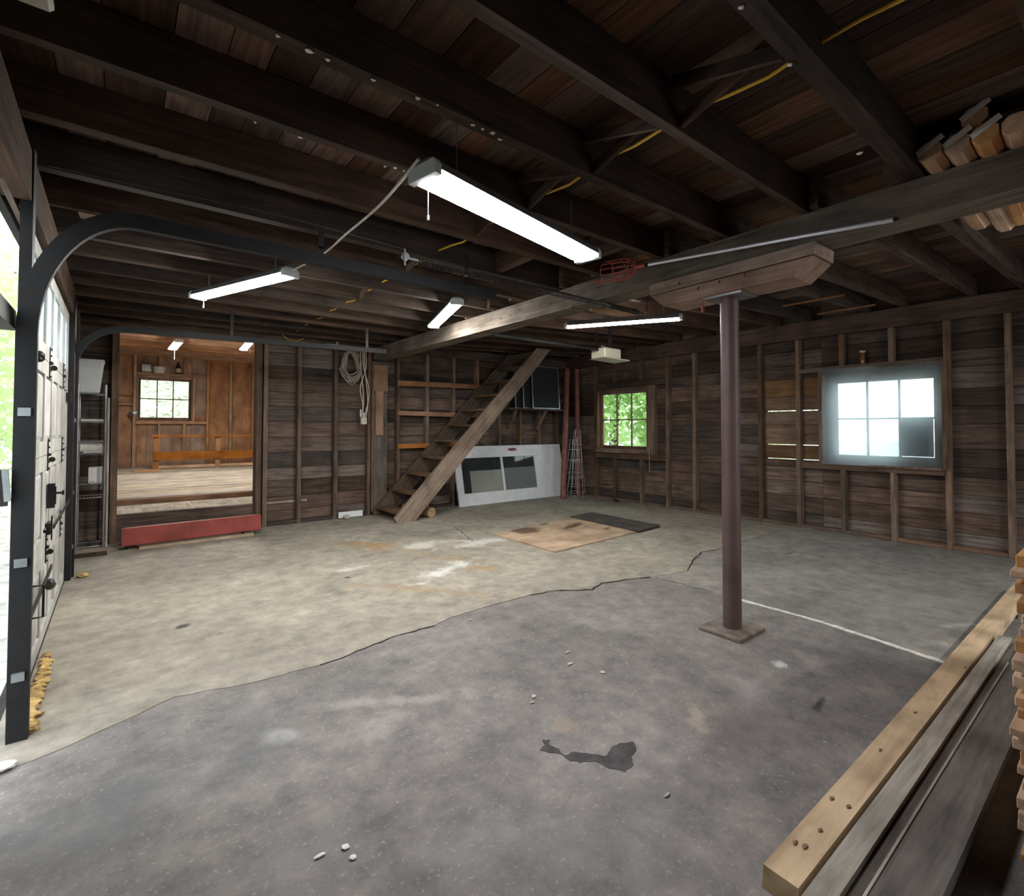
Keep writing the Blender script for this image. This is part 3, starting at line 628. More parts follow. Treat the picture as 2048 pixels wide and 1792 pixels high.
# ------------------------------------------------------------------ LED shop lights
def shop_light(label, p0, p1, w, mat, chains=True, top=None, pull=None, group='ceiling shop lights', hz=None):
    p0, p1 = Vector(p0), Vector(p1); d = (p1-p0).normalized(); sx = d.cross(Vector((0, 0, 1))).normalized(); uz = sx.cross(d)
    t = thing('shop_light', label, 'light', (p0+p1)/2, group)
    def prof(pr, a, b):
        n = len(pr); vs = [c+sx*u+uz*v for c in (a, b) for u, v in pr]
        return MB().add(vs, [tuple(range(n))[::-1], tuple(range(n, 2*n))] + [(i,(i+1)%n,n+(i+1)%n,n+i) for i in range(n)])
    h = .035
    obj('housing', prof([(-w/2, .012), (w/2, .012), (w/2-.012, .012+h), (w*.22, .028+h), (-w*.22, .028+h), (-w/2+.012, .012+h)], p0+d*.004, p1-d*.004), 'galvanised', t)
    obj('lens', prof([(-w/2+.006, .012), (-w/2+.014, -.004), (-w*.25, -.012), (w*.25, -.012), (w/2-.014, -.004), (w/2-.006, .012)], p0+d*.03, p1-d*.03), mat, t)
    for a, b in ((p0, p0+d*.03), (p1-d*.03, p1)): obj('end_cap', prof([(-w/2, -.008), (w/2, -.008), (w/2, .03), (w/2-.012, .05), (-w/2+.012, .05), (-w/2, .03)], a, b), 'white_plastic', t)
    for f in (.15, .85):
        c = p0+(p1-p0)*f+uz*.045; zt = (hz or jz(c.x))-.002
        if zt-c.z > .01: obj('hanger', MB().tube([c, (c.x, c.y, zt)], .0025, 5), 'steel', t)
    if pull: c = p0+d*.06-sx*w*.2; obj('pull_chain', MB().tube([c, c-Vector((0, 0, pull))], .0018, 5).cyl(c-Vector((0, 0, pull)), c-Vector((0, 0, pull+.018)), .005, n=8), 'white_plastic', t)
    return t
def on(q, z): return P(q[0], q[1], 'z', z)
L1a, L1b = on((843,352), 2.24), on((1178,520), 2.24)
shop_light('wide cool-white LED shop light beside the wooden beam with cord to another light', L1a, L1b, .155, 'led_cool', pull=.12)
L2a, L2b = on((393,597), 2.36), on((583,551), 2.36)
shop_light('LED shop light hanging across the joists in front of the back-room opening', L2a, L2b, .125, 'led_neutral', pull=.06)
L3a, L3b = on((866,655), 2.45), on((915,607), 2.45)
shop_light('short-looking LED shop light lighting up the side of the beam', L3a, L3b, .125, 'led_neutral')
L4a, L4b = on((1130,655), 2.40), on((1365,638), 2.40)
shop_light('slim LED shop light hung diagonally beyond the steel column', L4a, L4b, .07, 'led_neutral')
shop_light('unseen LED shop light added near the front wall to brighten the lumber pile', (3.6, -1.25, 2.40), (4.8, -1.15, 2.40), .125, 'led_neutral')  # out-of-view lamp added to brighten the lumber and right wall
cord = [L1a+Vector((-.02, -.02, .05)), P(760,410,'y',2.08), P(690,470,'y',2.6), P(645,509,'y',3.12), L2b+Vector((0, -.02, .03))]
cord[2].z = min(cord[2].z, 2.50); cord[1].z = min(cord[1].z, 2.50)
def spline(pts, n=8):
    out = []; q = [pts[0]]+list(pts)+[pts[-1]]
    for i in range(1, len(q)-2):
        for k in range(n):
            t = k/n; a, b, c, d = [Vector(x) for x in q[i-1:i+3]]
            out.append(.5*((2*b)+(-a+c)*t+(2*a-5*b+4*c-d)*t*t+(-a+3*b-3*c+d)*t*t*t))
    return out+[Vector(q[-2])]
tag(obj('power_cord', MB().tube(spline(cord), .006, 6), 'cable_white', smooth=True), 'white power cord strung between two shop lights', 'cord')
# yellow cable through the joists
yc = []
for k in range(60):
    y = -1.5+8.6*k/59; yc.append((1.82+.012*math.sin(k*.9), y, JZ+.062+.012*math.sin(y*12.6)))
tag(obj('yellow_cable', MB().tube(yc, .0065, 6), 'yellow_jacket', smooth=True), 'yellow electrical cable threaded through the ceiling joists', 'cable')
# ------------------------------------------------------------------ stairs
sa = thing('staircase', 'steep open wooden stair with plank treads leaning up to the ceiling', 'staircase', (4.3, 6.8, 0))
YN, YFAR = 6.40, 7.165
def stringer(y, t, mat, nm='stringer'):
    pts = [(3.03, 0), (3.30, 0), (5.87, 2.66), (5.56, 2.66), (2.99, .07)]
    return obj(nm, MB().prism(pts, 'y', y, y+t), mat, sa)
stringer(YN, .042, 'stringer_near'); stringer(YFAR, .042, 'stringer_far')
for k in range(11):
    z = .135+.246*k; xc = 3.045+.2455*k
    jbox('tread', (xc-.0, YN+.043, z-.03), (xc+.25, YFAR-.001, z), 'stair_y', sa, .002)
# a cleat and round log end beside the stair foot
tag(obj('round_log', MB().cyl((3.62, 6.50, .075), (3.50, 7.12, .075), .075, n=18), 'tan_y', smooth=True), 'short round log lying on the floor under the stair', 'log')
# ------------------------------------------------------------------ back wall things
def cleat(x0, x1, z0, z1, z0b, z1b, lab): tag(obj('shelf_cleat', MB().add([(x0, 7.218, z0), (x1, 7.218, z0b), (x1, 7.2405, z0b), (x0, 7.2405, z0), (x0, 7.218, z1), (x1, 7.218, z1b), (x1, 7.2405, z1b), (x0, 7.2405, z1)], [(0,3,2,1),(4,5,6,7),(0,1,5,4),(1,2,6,5),(2,3,7,6),(3,0,4,7)]), 'orange_x'), lab, 'board', 'orange cleats across the studs')
cleat(3.415, 5.0, 1.965, 2.045, 1.985, 2.065, 'top orange wooden cleat nailed across the studs behind the stair')
cleat(3.418, 4.9, 1.505, 1.575, 1.49, 1.56, 'middle orange wooden cleat nailed across the studs behind the stair')
cleat(3.422, 4.7, .985, 1.055, 1.0, 1.07, 'lowest orange wooden cleat nailed across the studs behind the stair')
tag(jbox('wide_board', (2.99, 7.214, .06), (3.235, 7.235, 2.30), 'greydark_z', None, .001), 'wide grey upright board fixed to the back wall beside the stair', 'board')
tag(box('hardboard_piece', (3.012, 7.193, 1.862), (3.235, 7.207, 2.255), 'hardboard'), 'square brown hardboard piece on the wide grey board', 'board')
tag(box('orange_board', (3.045, 7.189, 1.195), (3.165, 7.207, 1.861), 'orange_z'), 'narrow orange board hanging below the brown hardboard piece', 'board')
tag(box('white_board', (2.505, 7.205, .012), (2.86, 7.225, .095), 'white_paint'), 'white board scrap standing at the foot of the back wall', 'board')
tag(obj('stone', MB().blob((2.60, 7.15, .03), .05, .04, .032), 'pebble'), 'small brown stone by the white board scrap', 'stone')
# coiled cord
cc = thing('rope_coil', 'coil of pale rope hanging on the back wall above the outlet box', 'rope', (2.65, 7.2, 2.1))
for k in range(13):
    rx, rz = R(.10, .17), R(.16, .24); cx, cz = 2.66+R(-.02, .03), 2.455-rz-R(0, .05); ph = R(-.12, .12); dy = R(7.165, 7.225)
    obj('loop', MB().tube([(cx+rx*math.cos(t)*(1 if t > math.pi else .75)+ph*math.sin(t)*.3, dy+.008*math.sin(3*t+k), cz+rz*math.sin(t)) for t in [2*math.pi*i/28 for i in range(28)]], .0055, 5, True), 'rope_tan', cc, smooth=True)
obj('nail', MB().cyl((2.66, 7.24, 2.43), (2.66, 7.13, 2.44), .006, n=8), 'dark_metal', cc)
ob = thing('outlet_box', 'pale green outlet box on loose white cables on the back wall', 'outlet box', (2.86, 7.2, 1.36))
box('box', (2.815, 7.17, 1.36), (2.90, 7.22, 1.46), 'cream_plastic', ob, bevel=.004)
for k, (x0, xm, xe) in enumerate(((2.80, 2.84, 2.82), (2.84, 2.93, 2.86), (2.88, 2.80, 2.84), (2.86, 2.90, 2.89))):
    obj('cable', MB().tube(spline([(x0, 7.20, 2.47), (x0+.01, 7.19, 2.2), (xm, 7.185, 1.9), (.5*(xm+xe)+.02, 7.185, 1.66), (xe, 7.19, 1.462)], 6), .007, 6), 'cable_white', ob, smooth=True)
obj('plug', MB().box((2.84, 7.16, 1.462), (2.865, 7.19, 1.53)).box((2.795, 7.17, 1.47), (2.812, 7.20, 1.58)), 'wire_grey', ob)
us = thing('strip_fixture', 'unlit galvanised strip fixture against the top of the back wall', 'light fixture', (2.7, 7.1, 2.42))
box('channel', (2.25, 7.02, 2.43), (3.02, 7.10, 2.475), 'galvanised', us, bevel=.004); box('end_plate', (3.02, 7.015, 2.42), (3.03, 7.105, 2.48), 'steel', us)
for x in (2.4, 2.85): box('hanger', (x, 7.05, 2.475), (x+.02, 7.07, JZ-.002), 'galvanised', us)
v = P(570, 675, 'y', 7.2)
tag(obj('cable_loop', MB().tube(spline([(1.72, 7.2, 2.56), (1.80, 7.19, 2.50), (1.90, 7.19, 2.49), (2.0, 7.2, 2.54)]), .006, 6), 'yellow_jacket'), 'short yellow cable loop at the top of the back wall', 'cable')
# leaning white door
ld = thing('storm_door', 'white two-light door lying on its side against the back wall', 'door', (5.5, 7.0, 0))
o0 = Vector((4.45, 7.06, .004)); ex = Vector((1, .012, .0)).normalized(); ez = Vector((-.06, .125, 1)).normalized(); ey = ez.cross(ex).normalized()
def lb(u0, u1, v0, v1, t0=0, t1=.035):
    return MB().add([o0+ex*u+ez*v+ey*t for t in (t0, t1) for u, v in ((u0, v0), (u1, v0), (u1, v1), (u0, v1))], [(0,1,2,3),(7,6,5,4),(0,4,5,1),(1,5,6,2),(2,6,7,3),(3,7,4,0)])
def duv(px, py):
    v = P(px, py, 'y', 7.11); return (v.x-o0.x+.06*v.z, v.z)
LW, LHt = 2.46, 1.0
U0, U1 = duv(926, 950)[0], duv(1074, 940)[0]; UM = duv(1008, 940)[0]; V0, V1 = .205, .80
for q in ((0, U0, 0, LHt), (U1, LW, 0, LHt)): obj('stile', lb(*q), 'white_paint', ld)
obj('rail', lb(U0, U1, 0, V0), 'white_paint', ld); obj('rail', lb(U0, U1, V1, LHt), 'white_paint', ld); obj('muntin', lb(UM-.02, UM+.02, V0, V1), 'white_paint', ld)
obj('pane', lb(U0, UM-.02, V0, V1, .014, .018), 'lite_glass', ld); obj('pane', lb(UM+.02, U1, V0, V1, .014, .018), 'lite_glass', ld)
obj('backing_card', lb(U0+.17, UM-.02, V0-.02, .58, .026, .03), 'cream_card', ld); obj('backing_card', lb(UM+.02, U1+.01, V0-.02, .60, .026, .03), 'grey_card', ld)
obj('dark_backing', lb(U0-.02, U1+.02, V0-.03, V1+.03, .0355, .0395), 'dark_panel', ld)
hm = MB(); hc = o0+ex*(duv(1029, 891)[0])+ez*(LHt-.075); pts = [hc+ex*(.10*math.cos(t))+ez*(.028*math.sin(t)) for t in [2*math.pi*i/18 for i in range(18)]]
hm.add([p-ey*.0005 for p in pts]+[p-ey*.012 for p in pts], [tuple(range(18)), tuple(range(18, 36))[::-1]]+[(i, (i+1) % 18, 18+(i+1) % 18, 18+i) for i in range(18)]); obj('handle', hm, 'red_pipe', ld)
# shelf with screens
sh = thing('wall_shelf', 'dark narrow wall shelf with diagonal bracket behind the stair', 'shelf', (6.1, 7.1, 1.64))
jbox('shelf_board', (5.35, 6.90, 1.635), (6.70, 7.235, 1.66), 'joist_x', sh); obj('bracket', MB().obox((6.25, 6.95, 1.63), (6.25, 7.21, 1.28), .04, .05, up=(1, 0, 0)), 'stud_z', sh); obj('bracket', MB().obox((5.55, 6.95, 1.63), (5.55, 7.21, 1.28), .04, .05, up=(1, 0, 0)), 'stud_z', sh)
def screen(lab, x0, x1, z1, y, lean):
    t = thing('window_screen', lab, 'window screen', ((x0+x1)/2, y, 1.661), 'window screens on the wall shelf'); ww = .022; z0 = 1.661
    Y = lambda z: y+(z-z0)*lean
    def bar(a, b, c, d): return MB().add([(u, Y(v)+t_, v) for t_ in (0, .014) for u, v in ((a, c), (b, c), (b, d), (a, d))], [(0,1,2,3),(7,6,5,4),(0,4,5,1),(1,5,6,2),(2,6,7,3),(3,7,4,0)])
    for q in ((x0, x0+ww, z0, z1), (x1-ww, x1, z0, z1), (x0+ww, x1-ww, z0, z0+ww), (x0+ww, x1-ww, z1-ww, z1)): obj('frame_bar', bar(*q), 'galvanised', t)
    m = bar(x0+ww, x1-ww, z0+ww, z1-ww); m.v = [v+Vector((0, .004, 0)) for v in m.v]
    m.v = [Vector((v.x, Y(v.z)+(.005 if i < 4 else .008), v.z)) for i, v in enumerate(m.v)]; obj('mesh', m, 'screen_mesh', t)
screen('large aluminium-framed window screen at the front of the wall shelf', 5.92, 6.60, 2.46, 6.93, .06)
screen('aluminium window screen leaning just behind the front screen', 5.75, 6.45, 2.42, 6.99, .06)
screen('rearmost pale-framed window screen on the wall shelf', 5.62, 6.30, 2.38, 7.06, .06)
# red pipes, tomato cages
rp1 = obj('red_pipe', MB().cyl((6.55, 6.80, .002), (6.88, 7.02, 2.46), .055, n=24), 'red_pipe', smooth=True); tag(rp1, 'long red pipe leaning in the corner in front of the white door', 'pipe', 'red pipes')
rp2 = obj('red_pipe', MB().cyl((7.025, 6.86, .002), (7.02, 6.90, 2.46), .05, n=24), 'red_pipe', smooth=True); tag(rp2, 'red pipe standing upright in the corner behind the wire cages', 'pipe', 'red pipes')
def cage(lab, cx, cy, s, rot, tilt, z0):
    t = thing('tomato_cage', lab, 'plant cage', (cx, cy, z0), 'stacked wire plant cages')
    top = 1.15*s
    for zf, rr in ((0, .17), (.3, .145), (.58, .115), (.82, .085)):
        z = z0+zf*top; obj('ring', MB().tube([(cx+tilt*(z-z0)+rr*math.cos(a), cy+rr*math.sin(a), z+.003) for a in [2*math.pi*i/20 for i in range(20)]], .0035, 5, True), 'wire_grey', t, smooth=True)
    for k in range(4):
        a = rot+k*math.pi/2; obj('leg', MB().tube([(cx+.17*math.cos(a), cy+.17*math.sin(a), z0), (cx+tilt*top+.06*math.cos(a), cy+.06*math.sin(a), z0+top*1.06)], .0035, 5), 'wire_grey', t)
cage('tallest wire plant cage of the stack in the corner', 6.80, 6.74, 1.05, .3, .06, .004); cage('wire plant cage nested inside the tall one in the corner', 6.82, 6.73, .85, .9, .03, .10)
cage('short wire plant cage set over the others in the corner', 6.79, 6.75, .72, .6, -.02, .22)
# floor sheets
tag(obj('plywood_sheet', MB().prism([tuple(fl(988,1070)), tuple(fl(1110,1106)), tuple(fl(1272,1066)), tuple(fl(1150,1036))], 'z', .001, .014), 'plywood'), 'stained plywood sheet lying on the concrete floor', 'plywood')
m, nt = MATS['plywood'], MATS['plywood'].node_tree
_b = nt.nodes['Principled BSDF']; src = _b.inputs['Base Color'].links[0].from_socket; geo = N(nt, 'ShaderNodeNewGeometry'); nz_ = N(nt, 'ShaderNodeTexNoise'); nz_.inputs['Scale'].default_value = 6; nt.links.new(geo.outputs['Position'], nz_.inputs[0])
for (px, py, rx, ry, an) in ((1050,1063,.24,.2,0), (1145,1054,.3,.08,20), (1085,1050,.1,.06,0), (1215,1059,.1,.03,10)):
    x, y = fl(px, py); mp = N(nt, 'ShaderNodeMapping', vector_type='TEXTURE'); mp.inputs['Location'].default_value = (x, y, 0); mp.inputs['Rotation'].default_value = (0, 0, math.radians(an)); mp.inputs['Scale'].default_value = (rx, ry, 1); nt.links.new(geo.outputs['Position'], mp.inputs[0])
    ln = N(nt, 'ShaderNodeVectorMath', operation='LENGTH'); nt.links.new(mp.outputs[0], ln.inputs[0]); a = N(nt, 'ShaderNodeMath', operation='MULTIPLY_ADD'); nt.links.new(nz_.outputs[0], a.inputs[0]); a.inputs[1].default_value = .9; nt.links.new(ln.outputs['Value'], a.inputs[2])
    mr = N(nt, 'ShaderNodeMapRange'); mr.inputs[1].default_value = 1.5; mr.inputs[2].default_value = 1.1; mr.inputs[3].default_value = 0; mr.inputs[4].default_value = .85; nt.links.new(a.outputs[0], mr.inputs[0]); src = mixc(nt, mr.outputs[0], src, (.085, .045, .03))
nt.links.new(src, _b.inputs['Base Color'])
tag(obj('dark_floor_board', MB().prism([(5.17, 5.215), (5.675, 5.253), (5.634, 4.021), (5.115, 3.96)], 'z', .016, .036), 'dark_board'), 'dark board lying along the edge of the plywood sheet', 'board')
# red box beam + yellow lumber
rb = thing('red_box_beam', 'red painted steel box section lying in front of the back-room opening', 'steel section', (.72, 6.84, .03))
obj('front_channel', MB().obox((.05, 6.775, .135), (1.405, 6.815, .145), .05, .19, bev=.008), 'red_steel', rb); obj('rear_channel', MB().obox((.08, 6.91, .125), (1.40, 6.93, .135), .12, .17, bev=.012), 'red_steel', rb)
tag(obj('yellow_lumber', MB().obox((.20, 6.735, .0125), (1.32, 6.785, .0125), .05, .024), 'tan_x'), 'strip of yellow lumber under the red steel section', 'lumber')
tag(obj('support_block', MB().box((.10, 6.80, .001), (.18, 6.98, .038)), 'stud_y'), 'dark wood block supporting one end of the red steel section', 'block', 'blocks under red section'); tag(obj('support_block', MB().box((1.22, 6.80, .001), (1.30, 6.98, .042)), 'stud_y'), 'dark wood block supporting one end of the red steel section', 'block', 'blocks under red section')
# ------------------------------------------------------------------ wire rack in the left corner
rk = thing('wire_rack', 'chrome wire rack with narrow shelves in the corner by the garage door', 'rack', (-.22, 7.0, 0))
X0, X1, Y0, Y1 = -.325, -.105, 6.86, 7.15
for x in (X0, X1):
    for y in (Y0, Y1): obj('post', MB().cyl((x, y, 0), (x, y, 1.76), .011, n=10), 'steel', rk, smooth=True)
for z in (1.66, 1.36, 1.157, 1.03, .715, .57, .06):
    m = MB(); m.tube([(X0, Y0, z), (X1, Y0, z), (X1, Y1, z), (X0, Y1, z)], .006, 6, True)
    for k in range(1, 8): x = X0+(X1-X0)*k/8; m.tube([(x, Y0, z), (x, Y1, z)], .003, 5)
    obj('shelf', m, 'steel', rk)
bn = thing('plastic_bin', 'white plastic bin lying on the top of the wire rack', 'bin', (-.24, 7.0, 1.668))
obj('body', MB().add([(-.335, 6.88, 1.668), (-.16, 6.88, 1.668), (-.16, 7.1, 1.668), (-.335, 7.1, 1.668), (-.345, 6.86, 2.02), (-.125, 6.86, 2.02), (-.125, 7.12, 2.02), (-.345, 7.12, 2.02)], [(0,3,2,1),(4,5,6,7),(0,1,5,4),(1,2,6,5),(2,3,7,6),(3,0,4,7)]), 'white_plastic', bn, bevel=.012)
obj('rim', MB().box((-.35, 6.855, 2.0), (-.12, 7.125, 2.024)), 'white_plastic', bn, bevel=.005)
tag(obj('white_tray', MB().box((-.305, 6.876, 1.3675), (-.122, 7.1, 1.395)), 'cream_card', bevel=.006), 'flat pale tray on a shelf of the wire rack', 'tray')
tw = thing('rolled_towel', 'rolled white towel on the wire rack', 'towel', (-.22, 6.95, 1.038)); obj('roll', MB().cyl((-.308, 6.935, 1.093), (-.122, 6.945, 1.093), .052, .047, n=18), 'towel', tw, smooth=True)
obj('flap', MB().obox((-.28, 6.90, 1.045), (-.12, 6.905, 1.05), .04, .012), 'towel', tw)
bx = thing('white_carton', 'white carton with a grey stripe on the wire rack', 'box', (-.17, 6.93, .722)); box('carton', (-.235, 6.88, .722), (-.115, 7.0, .885), 'paper', bx, bevel=.002); box('stripe', (-.165, 6.8785, .724), (-.140, 6.88, .883), 'grey_card', bx); box('stripe', (-.225, 6.8785, .732), (-.18, 6.88, .738), 'blue_cap', bx)
br = thing('push_broom', 'push broom with wooden handle leaning beside the wire rack', 'broom', (-.2, 6.62, 0))
obj('handle', MB().cyl((-.075, 6.69, .05), (-.080, 6.835, 1.62), .012, n=12), 'grey_z', br, smooth=True); obj('head', MB().box((-.33, 6.63, .045), (-.06, 6.69, .075)), 'stud_x', br); obj('bristles', MB().box((-.325, 6.632, .0), (-.065, 6.685, .045)), 'brush', br)
tag(obj('paint_scraper', MB().prism([(-.105, .0), (-.068, 0), (-.07, .10), (-.08, .15), (-.095, .1)], 'y', 7.196, 7.204), 'paper'), 'pale paper scrap standing at the foot of the opening post', 'paper')
_o = C.objects[-1] if False else None
# ------------------------------------------------------------------ the fruit picker, sticks, stakes
fp = thing('fruit_picker', 'fruit picker pole with red wire basket hung on nails along the beam', 'fruit picker', (2.99, 1.6, 2.33))
a, b = Vector((2.955, 2.19, 2.468)), Vector((3.03, .78, 2.345)); d = (a-b).normalized()
obj('pole', MB().cyl(b, a, .0125, n=16), 'alu_pole', fp, smooth=True); obj('grip', MB().cyl(a, a+d*.03, .010, n=12), 'black_rubber', fp); obj('ferrule', MB().cyl(a+d*.03, a+d*.12, .014, n=12), 'red_plastic', fp)
bk = MB(); c0 = a+d*.11; sx = Vector((1, 0, 0)); sz = sx.cross(d); sz = sz if sz.z > 0 else -sz
sx = Vector((1, 0, 0))
prof = [(.0, .02), (.03, .055), (.08, .075), (.18, .08), (.26, .078)]
for k in range(12):
    t = 2*math.pi*k/12; ext = .10 if math.sin(t) < -.8 else 0
    bk.tube([c0+d*(l+(ext if i == 4 else 0))+(sx*math.cos(t)+sz*math.sin(t))*r for i, (l, r) in enumerate(prof)], .0028, 5)
for l, r in ((.03, .055), (.15, .079), (.26, .078)): bk.tube([c0+d*l+(sx*math.cos(t)+sz*math.sin(t))*r for t in [2*math.pi*i/18 for i in range(18)]], .003, 5, True)
tipc = c0+d*.36-sz*.078; bk.tube([c0+d*.26-sz*.06+sx*.05, tipc+sx*.012, tipc-sx*.012, c0+d*.26-sz*.06-sx*.05], .003, 5)
obj('basket', bk, 'red_plastic', fp)
for i, (x, lab) in enumerate(((5.65, 'thin yellowish strip nailed under two joists, the one closer to the steel column'), (6.55, 'thin yellowish strip nailed under two joists, the one closer to the window wall'))):
    z = jz(x)-.008; tag(obj('wood_strip', MB().obox((x, 1.86, z), (x, 2.44, z), .035, .012), 'orange_y'), lab, 'strip', 'strips nailed under the joists')
tag(obj('wood_strip', MB().obox((3.20, 2.98, 2.328), (3.60, 2.82, 2.328), .05, .02), 'tan_x'), 'short pale wood scrap under the beam by the spring', 'wood scrap')
tag(obj('scrap_board', MB().obox((-.19, 3.72, 2.512), (.29, 3.69, 2.512), .10, .018), 'stud_x'), 'brown scrap board nailed under the joists near the garage door', 'board')
sr = random.Random(3)
for k, (y, ln_, dz, dyw) in enumerate(((.605, 1.15, 0, .005), (.512, 1.3, 0, .01), (.418, 1.25, 0, .03), (.325, 1.35, 0, .05), (.452, 1.1, .092, .02))):
    t = thing('wooden_stake', 'pale rough stake with a white price tag lying over the beam under the ceiling' if k not in (3, 4) else ('pale rough stake without a tag beside the tagged stakes on the beam' if k == 3 else 'pale tagged stake lying on top of the other stakes on the beam'), 'stake', (3.3, y, JZ), 'stakes lying over the beam')
    x0 = 2.90+sr.uniform(-.02, .02); z = JZ+.046+dz
    obj('shaft', MB().obox((x0, y, z), (x0+ln_, y+dyw, z-.03), .086, .086, bev=.024), 'lath_x', t)
    if k != 3: obj('price_tag', MB().obox((x0-.002, y+.045, z+.0), (x0-.002, y-.05, z+.052), .026, .003, up=(1, 0, 0)), 'paper', t)
rt = tag(obj('red_pull', MB().cyl((3.10, 1.86, 2.09), (3.10, 1.86, 2.13), .011, n=12).cyl((3.10, 1.86, 2.13), (3.10, 1.86, 2.171), .002, n=5), 'red_plastic'), 'small red pull knob hanging under the bolster', 'pull knob')
tr = thing('lamp_holder', 'pale porcelain lamp holder fixed to a joist over the open bay', 'lamp holder', (-.2, 1.72, 2.40)); obj('base', MB().box((-.27, 1.69, 2.405), (-.15, 1.80, 2.435)), 'cream_plastic', tr, bevel=.01); obj('cover', MB().cyl((-.21, 1.745, 2.435), (-.21, 1.745, 2.5195), .04, n=16), 'white_glaze', tr)
# ------------------------------------------------------------------ lumber and lath stack at the right
lt = [('pine_timber', (1.42, .592, .032), (5.6, .686, .10), 'pine', 'yellow pine timber with knots lying on the floor beside grey boards'),
      ('grey_board', (1.30, .516, .055), (4.05, .574, .105), 'grey_x', 'narrow light grey weathered board between the pine timber and wide board'),
      ('brown_board', (1.15, .478, .050), (4.0, .512, .088), 'greydark_x', 'narrow purplish brown board beside the wide grey board'),
      ('wide_grey_board', (1.05, .352, .062), (4.1, .474, .105), 'greydark_x', 'wide grey-brown weathered plank in the lumber pile')]
for n_, a, b, mt, lab in lt:
    o = tag(jbox(n_, a, b, mt, None, .002), lab, 'lumber', 'lumber pile on the floor')
    if n_ == 'pine_timber':
        for q in ((1663,1597), (1697,1613), (1590,1685), (1640,1660), (1760,1500), (1830,1425), (1940,1338), (1610,1693)):
            v = P(*q, 'z', .1); obj('knot', MB().blob((v.x, min(max(v.y, .602), .676), .1012), R(.008, .016), R(.004, .007), .0012, 8, 4, .2), 'hardboard', o)
tag(jbox('edge_strip', (1.1, .4725, .1045), (3.6, .4785, .1085), 'grey_x', None, .0005), 'thin pale wood strip lying along the wide plank', 'lumber', 'lumber pile on the floor')
for x in (1.75, 3.2): tag(jbox('sticker', (x-.03, .34, .0), (x+.03, .578, .048), 'stud_y', None, .001), 'wood sticker block under the grey boards of the lumber pile', 'block', 'stickers under the lumber')
for x in (1.62, 3.3, 4.9): tag(jbox('sticker', (x-.03, .590, .0), (x+.03, .70, .029), 'stud_y', None, .001), 'small wood block under the yellow pine timber', 'block', 'blocks under the pine timber')
lz = .02; k = 0
while lz < .90:
    th = sr.uniform(.022, .036); x0 = 2.17+sr.uniform(-.045, .045)
    tag(obj('lath_board', MB().box((x0, .06+sr.uniform(-.02, .02), lz), (x0+1.5, .272+sr.uniform(-.015, .012), lz+th)), 'lath_x', bevel=.002), 'orange-brown board in the tall stickered stack beside the lumber pile', 'board', 'boards of the stickered stack')
    lz += th
    if lz > .87: break
    for xs in (2.4, 3.3): tag(box('stack_sticker', (xs-.02, .07, lz), (xs+.02, .25, lz+.016), 'tan_y'), 'thin sticker between the boards of the tall stack', 'sticker', 'stickers of the tall stack')
    lz += .0165; k += 1
# ------------------------------------------------------------------ door foam, debris
ff = thing('foam_strip', 'crumbled yellow foam along the bottom of the white garage door', 'foam', (XL+.05, 3.2, 0))
for k in range(46):
    y = 2.99+.95*(k/46)**1.25; s_ = (1-.55*k/46)
    obj('lump', MB().blob((XL+.03+R(0, .03), y+R(-.01, .01), .012), R(.025, .055)*s_, R(.02, .04)*s_, R(.012, .022)*s_, 8, 5, .25), 'foam_yellow', ff)
tag(obj('foam_lump', MB().blob((XL+.12, DY1+.08, .018), .045, .04, .02, 9, 5, .25), 'foam_yellow'), 'yellow foam lump at the foot of the far door track', 'foam')
def bit(name, px, py, rx, ry, mat, lab, cat, grp=None, rz=.006):
    x, y = fl(px, py); tag(obj(name, MB().blob((x, y, rz*.8), rx, ry, rz, 7, 4, .3), mat), lab, cat, grp)
for q in ((1135,1305), (1140,1328), (690,1695), (640,1712), (705,1716), (1068,1393), (1335,1590), (1065,1405), (1205,1345), (940,1240)):
    bit('paint_chip', q[0], q[1], R(.010, .022), R(.006, .014), 'paper' if q[1] > 1600 else 'pebble', 'small pale chip lying on the dark concrete', 'chip', 'pale chips on the floor', .003)
tag(obj('dark_rag', MB().blob((P(1234,1003,'z',0).x-.02, P(1234,1003,'z',0).y, .018), .05, .09, .018, 10, 5, .2), 'black_rubber'), 'small black rubber scrap at the foot of the window wall', 'scrap')
tag(obj('pale_stone', MB().blob((-.33, 2.72, .014), .05, .035, .014, 10, 5, .1), 'white_glaze'), 'flat pale stone at the foot of the near door post', 'stone')
v = P(1303, 930, 'x', 7.05); tag(obj('hanging_cord', MB().tube([(7.05, 5.24, .98), (7.05, 5.235, .8), (7.06, 5.24, .56)], .005, 5), 'rope_tan'), 'short cord hanging beside the small window', 'cord')
kp = thing('hasp', 'grey steel hasp on the near door post', 'hasp', (XL, 2.92, 1.0)); obj('plate', MB().box((XL-.05, 2.90, .98), (XL-.012, 2.918, 1.13)), 'dark_metal', kp); obj('strap', MB().obox((XL-.02, 2.89, 1.13), (XL-.010, 2.89, 1.0), .01, .02), 'galvanised', kp)
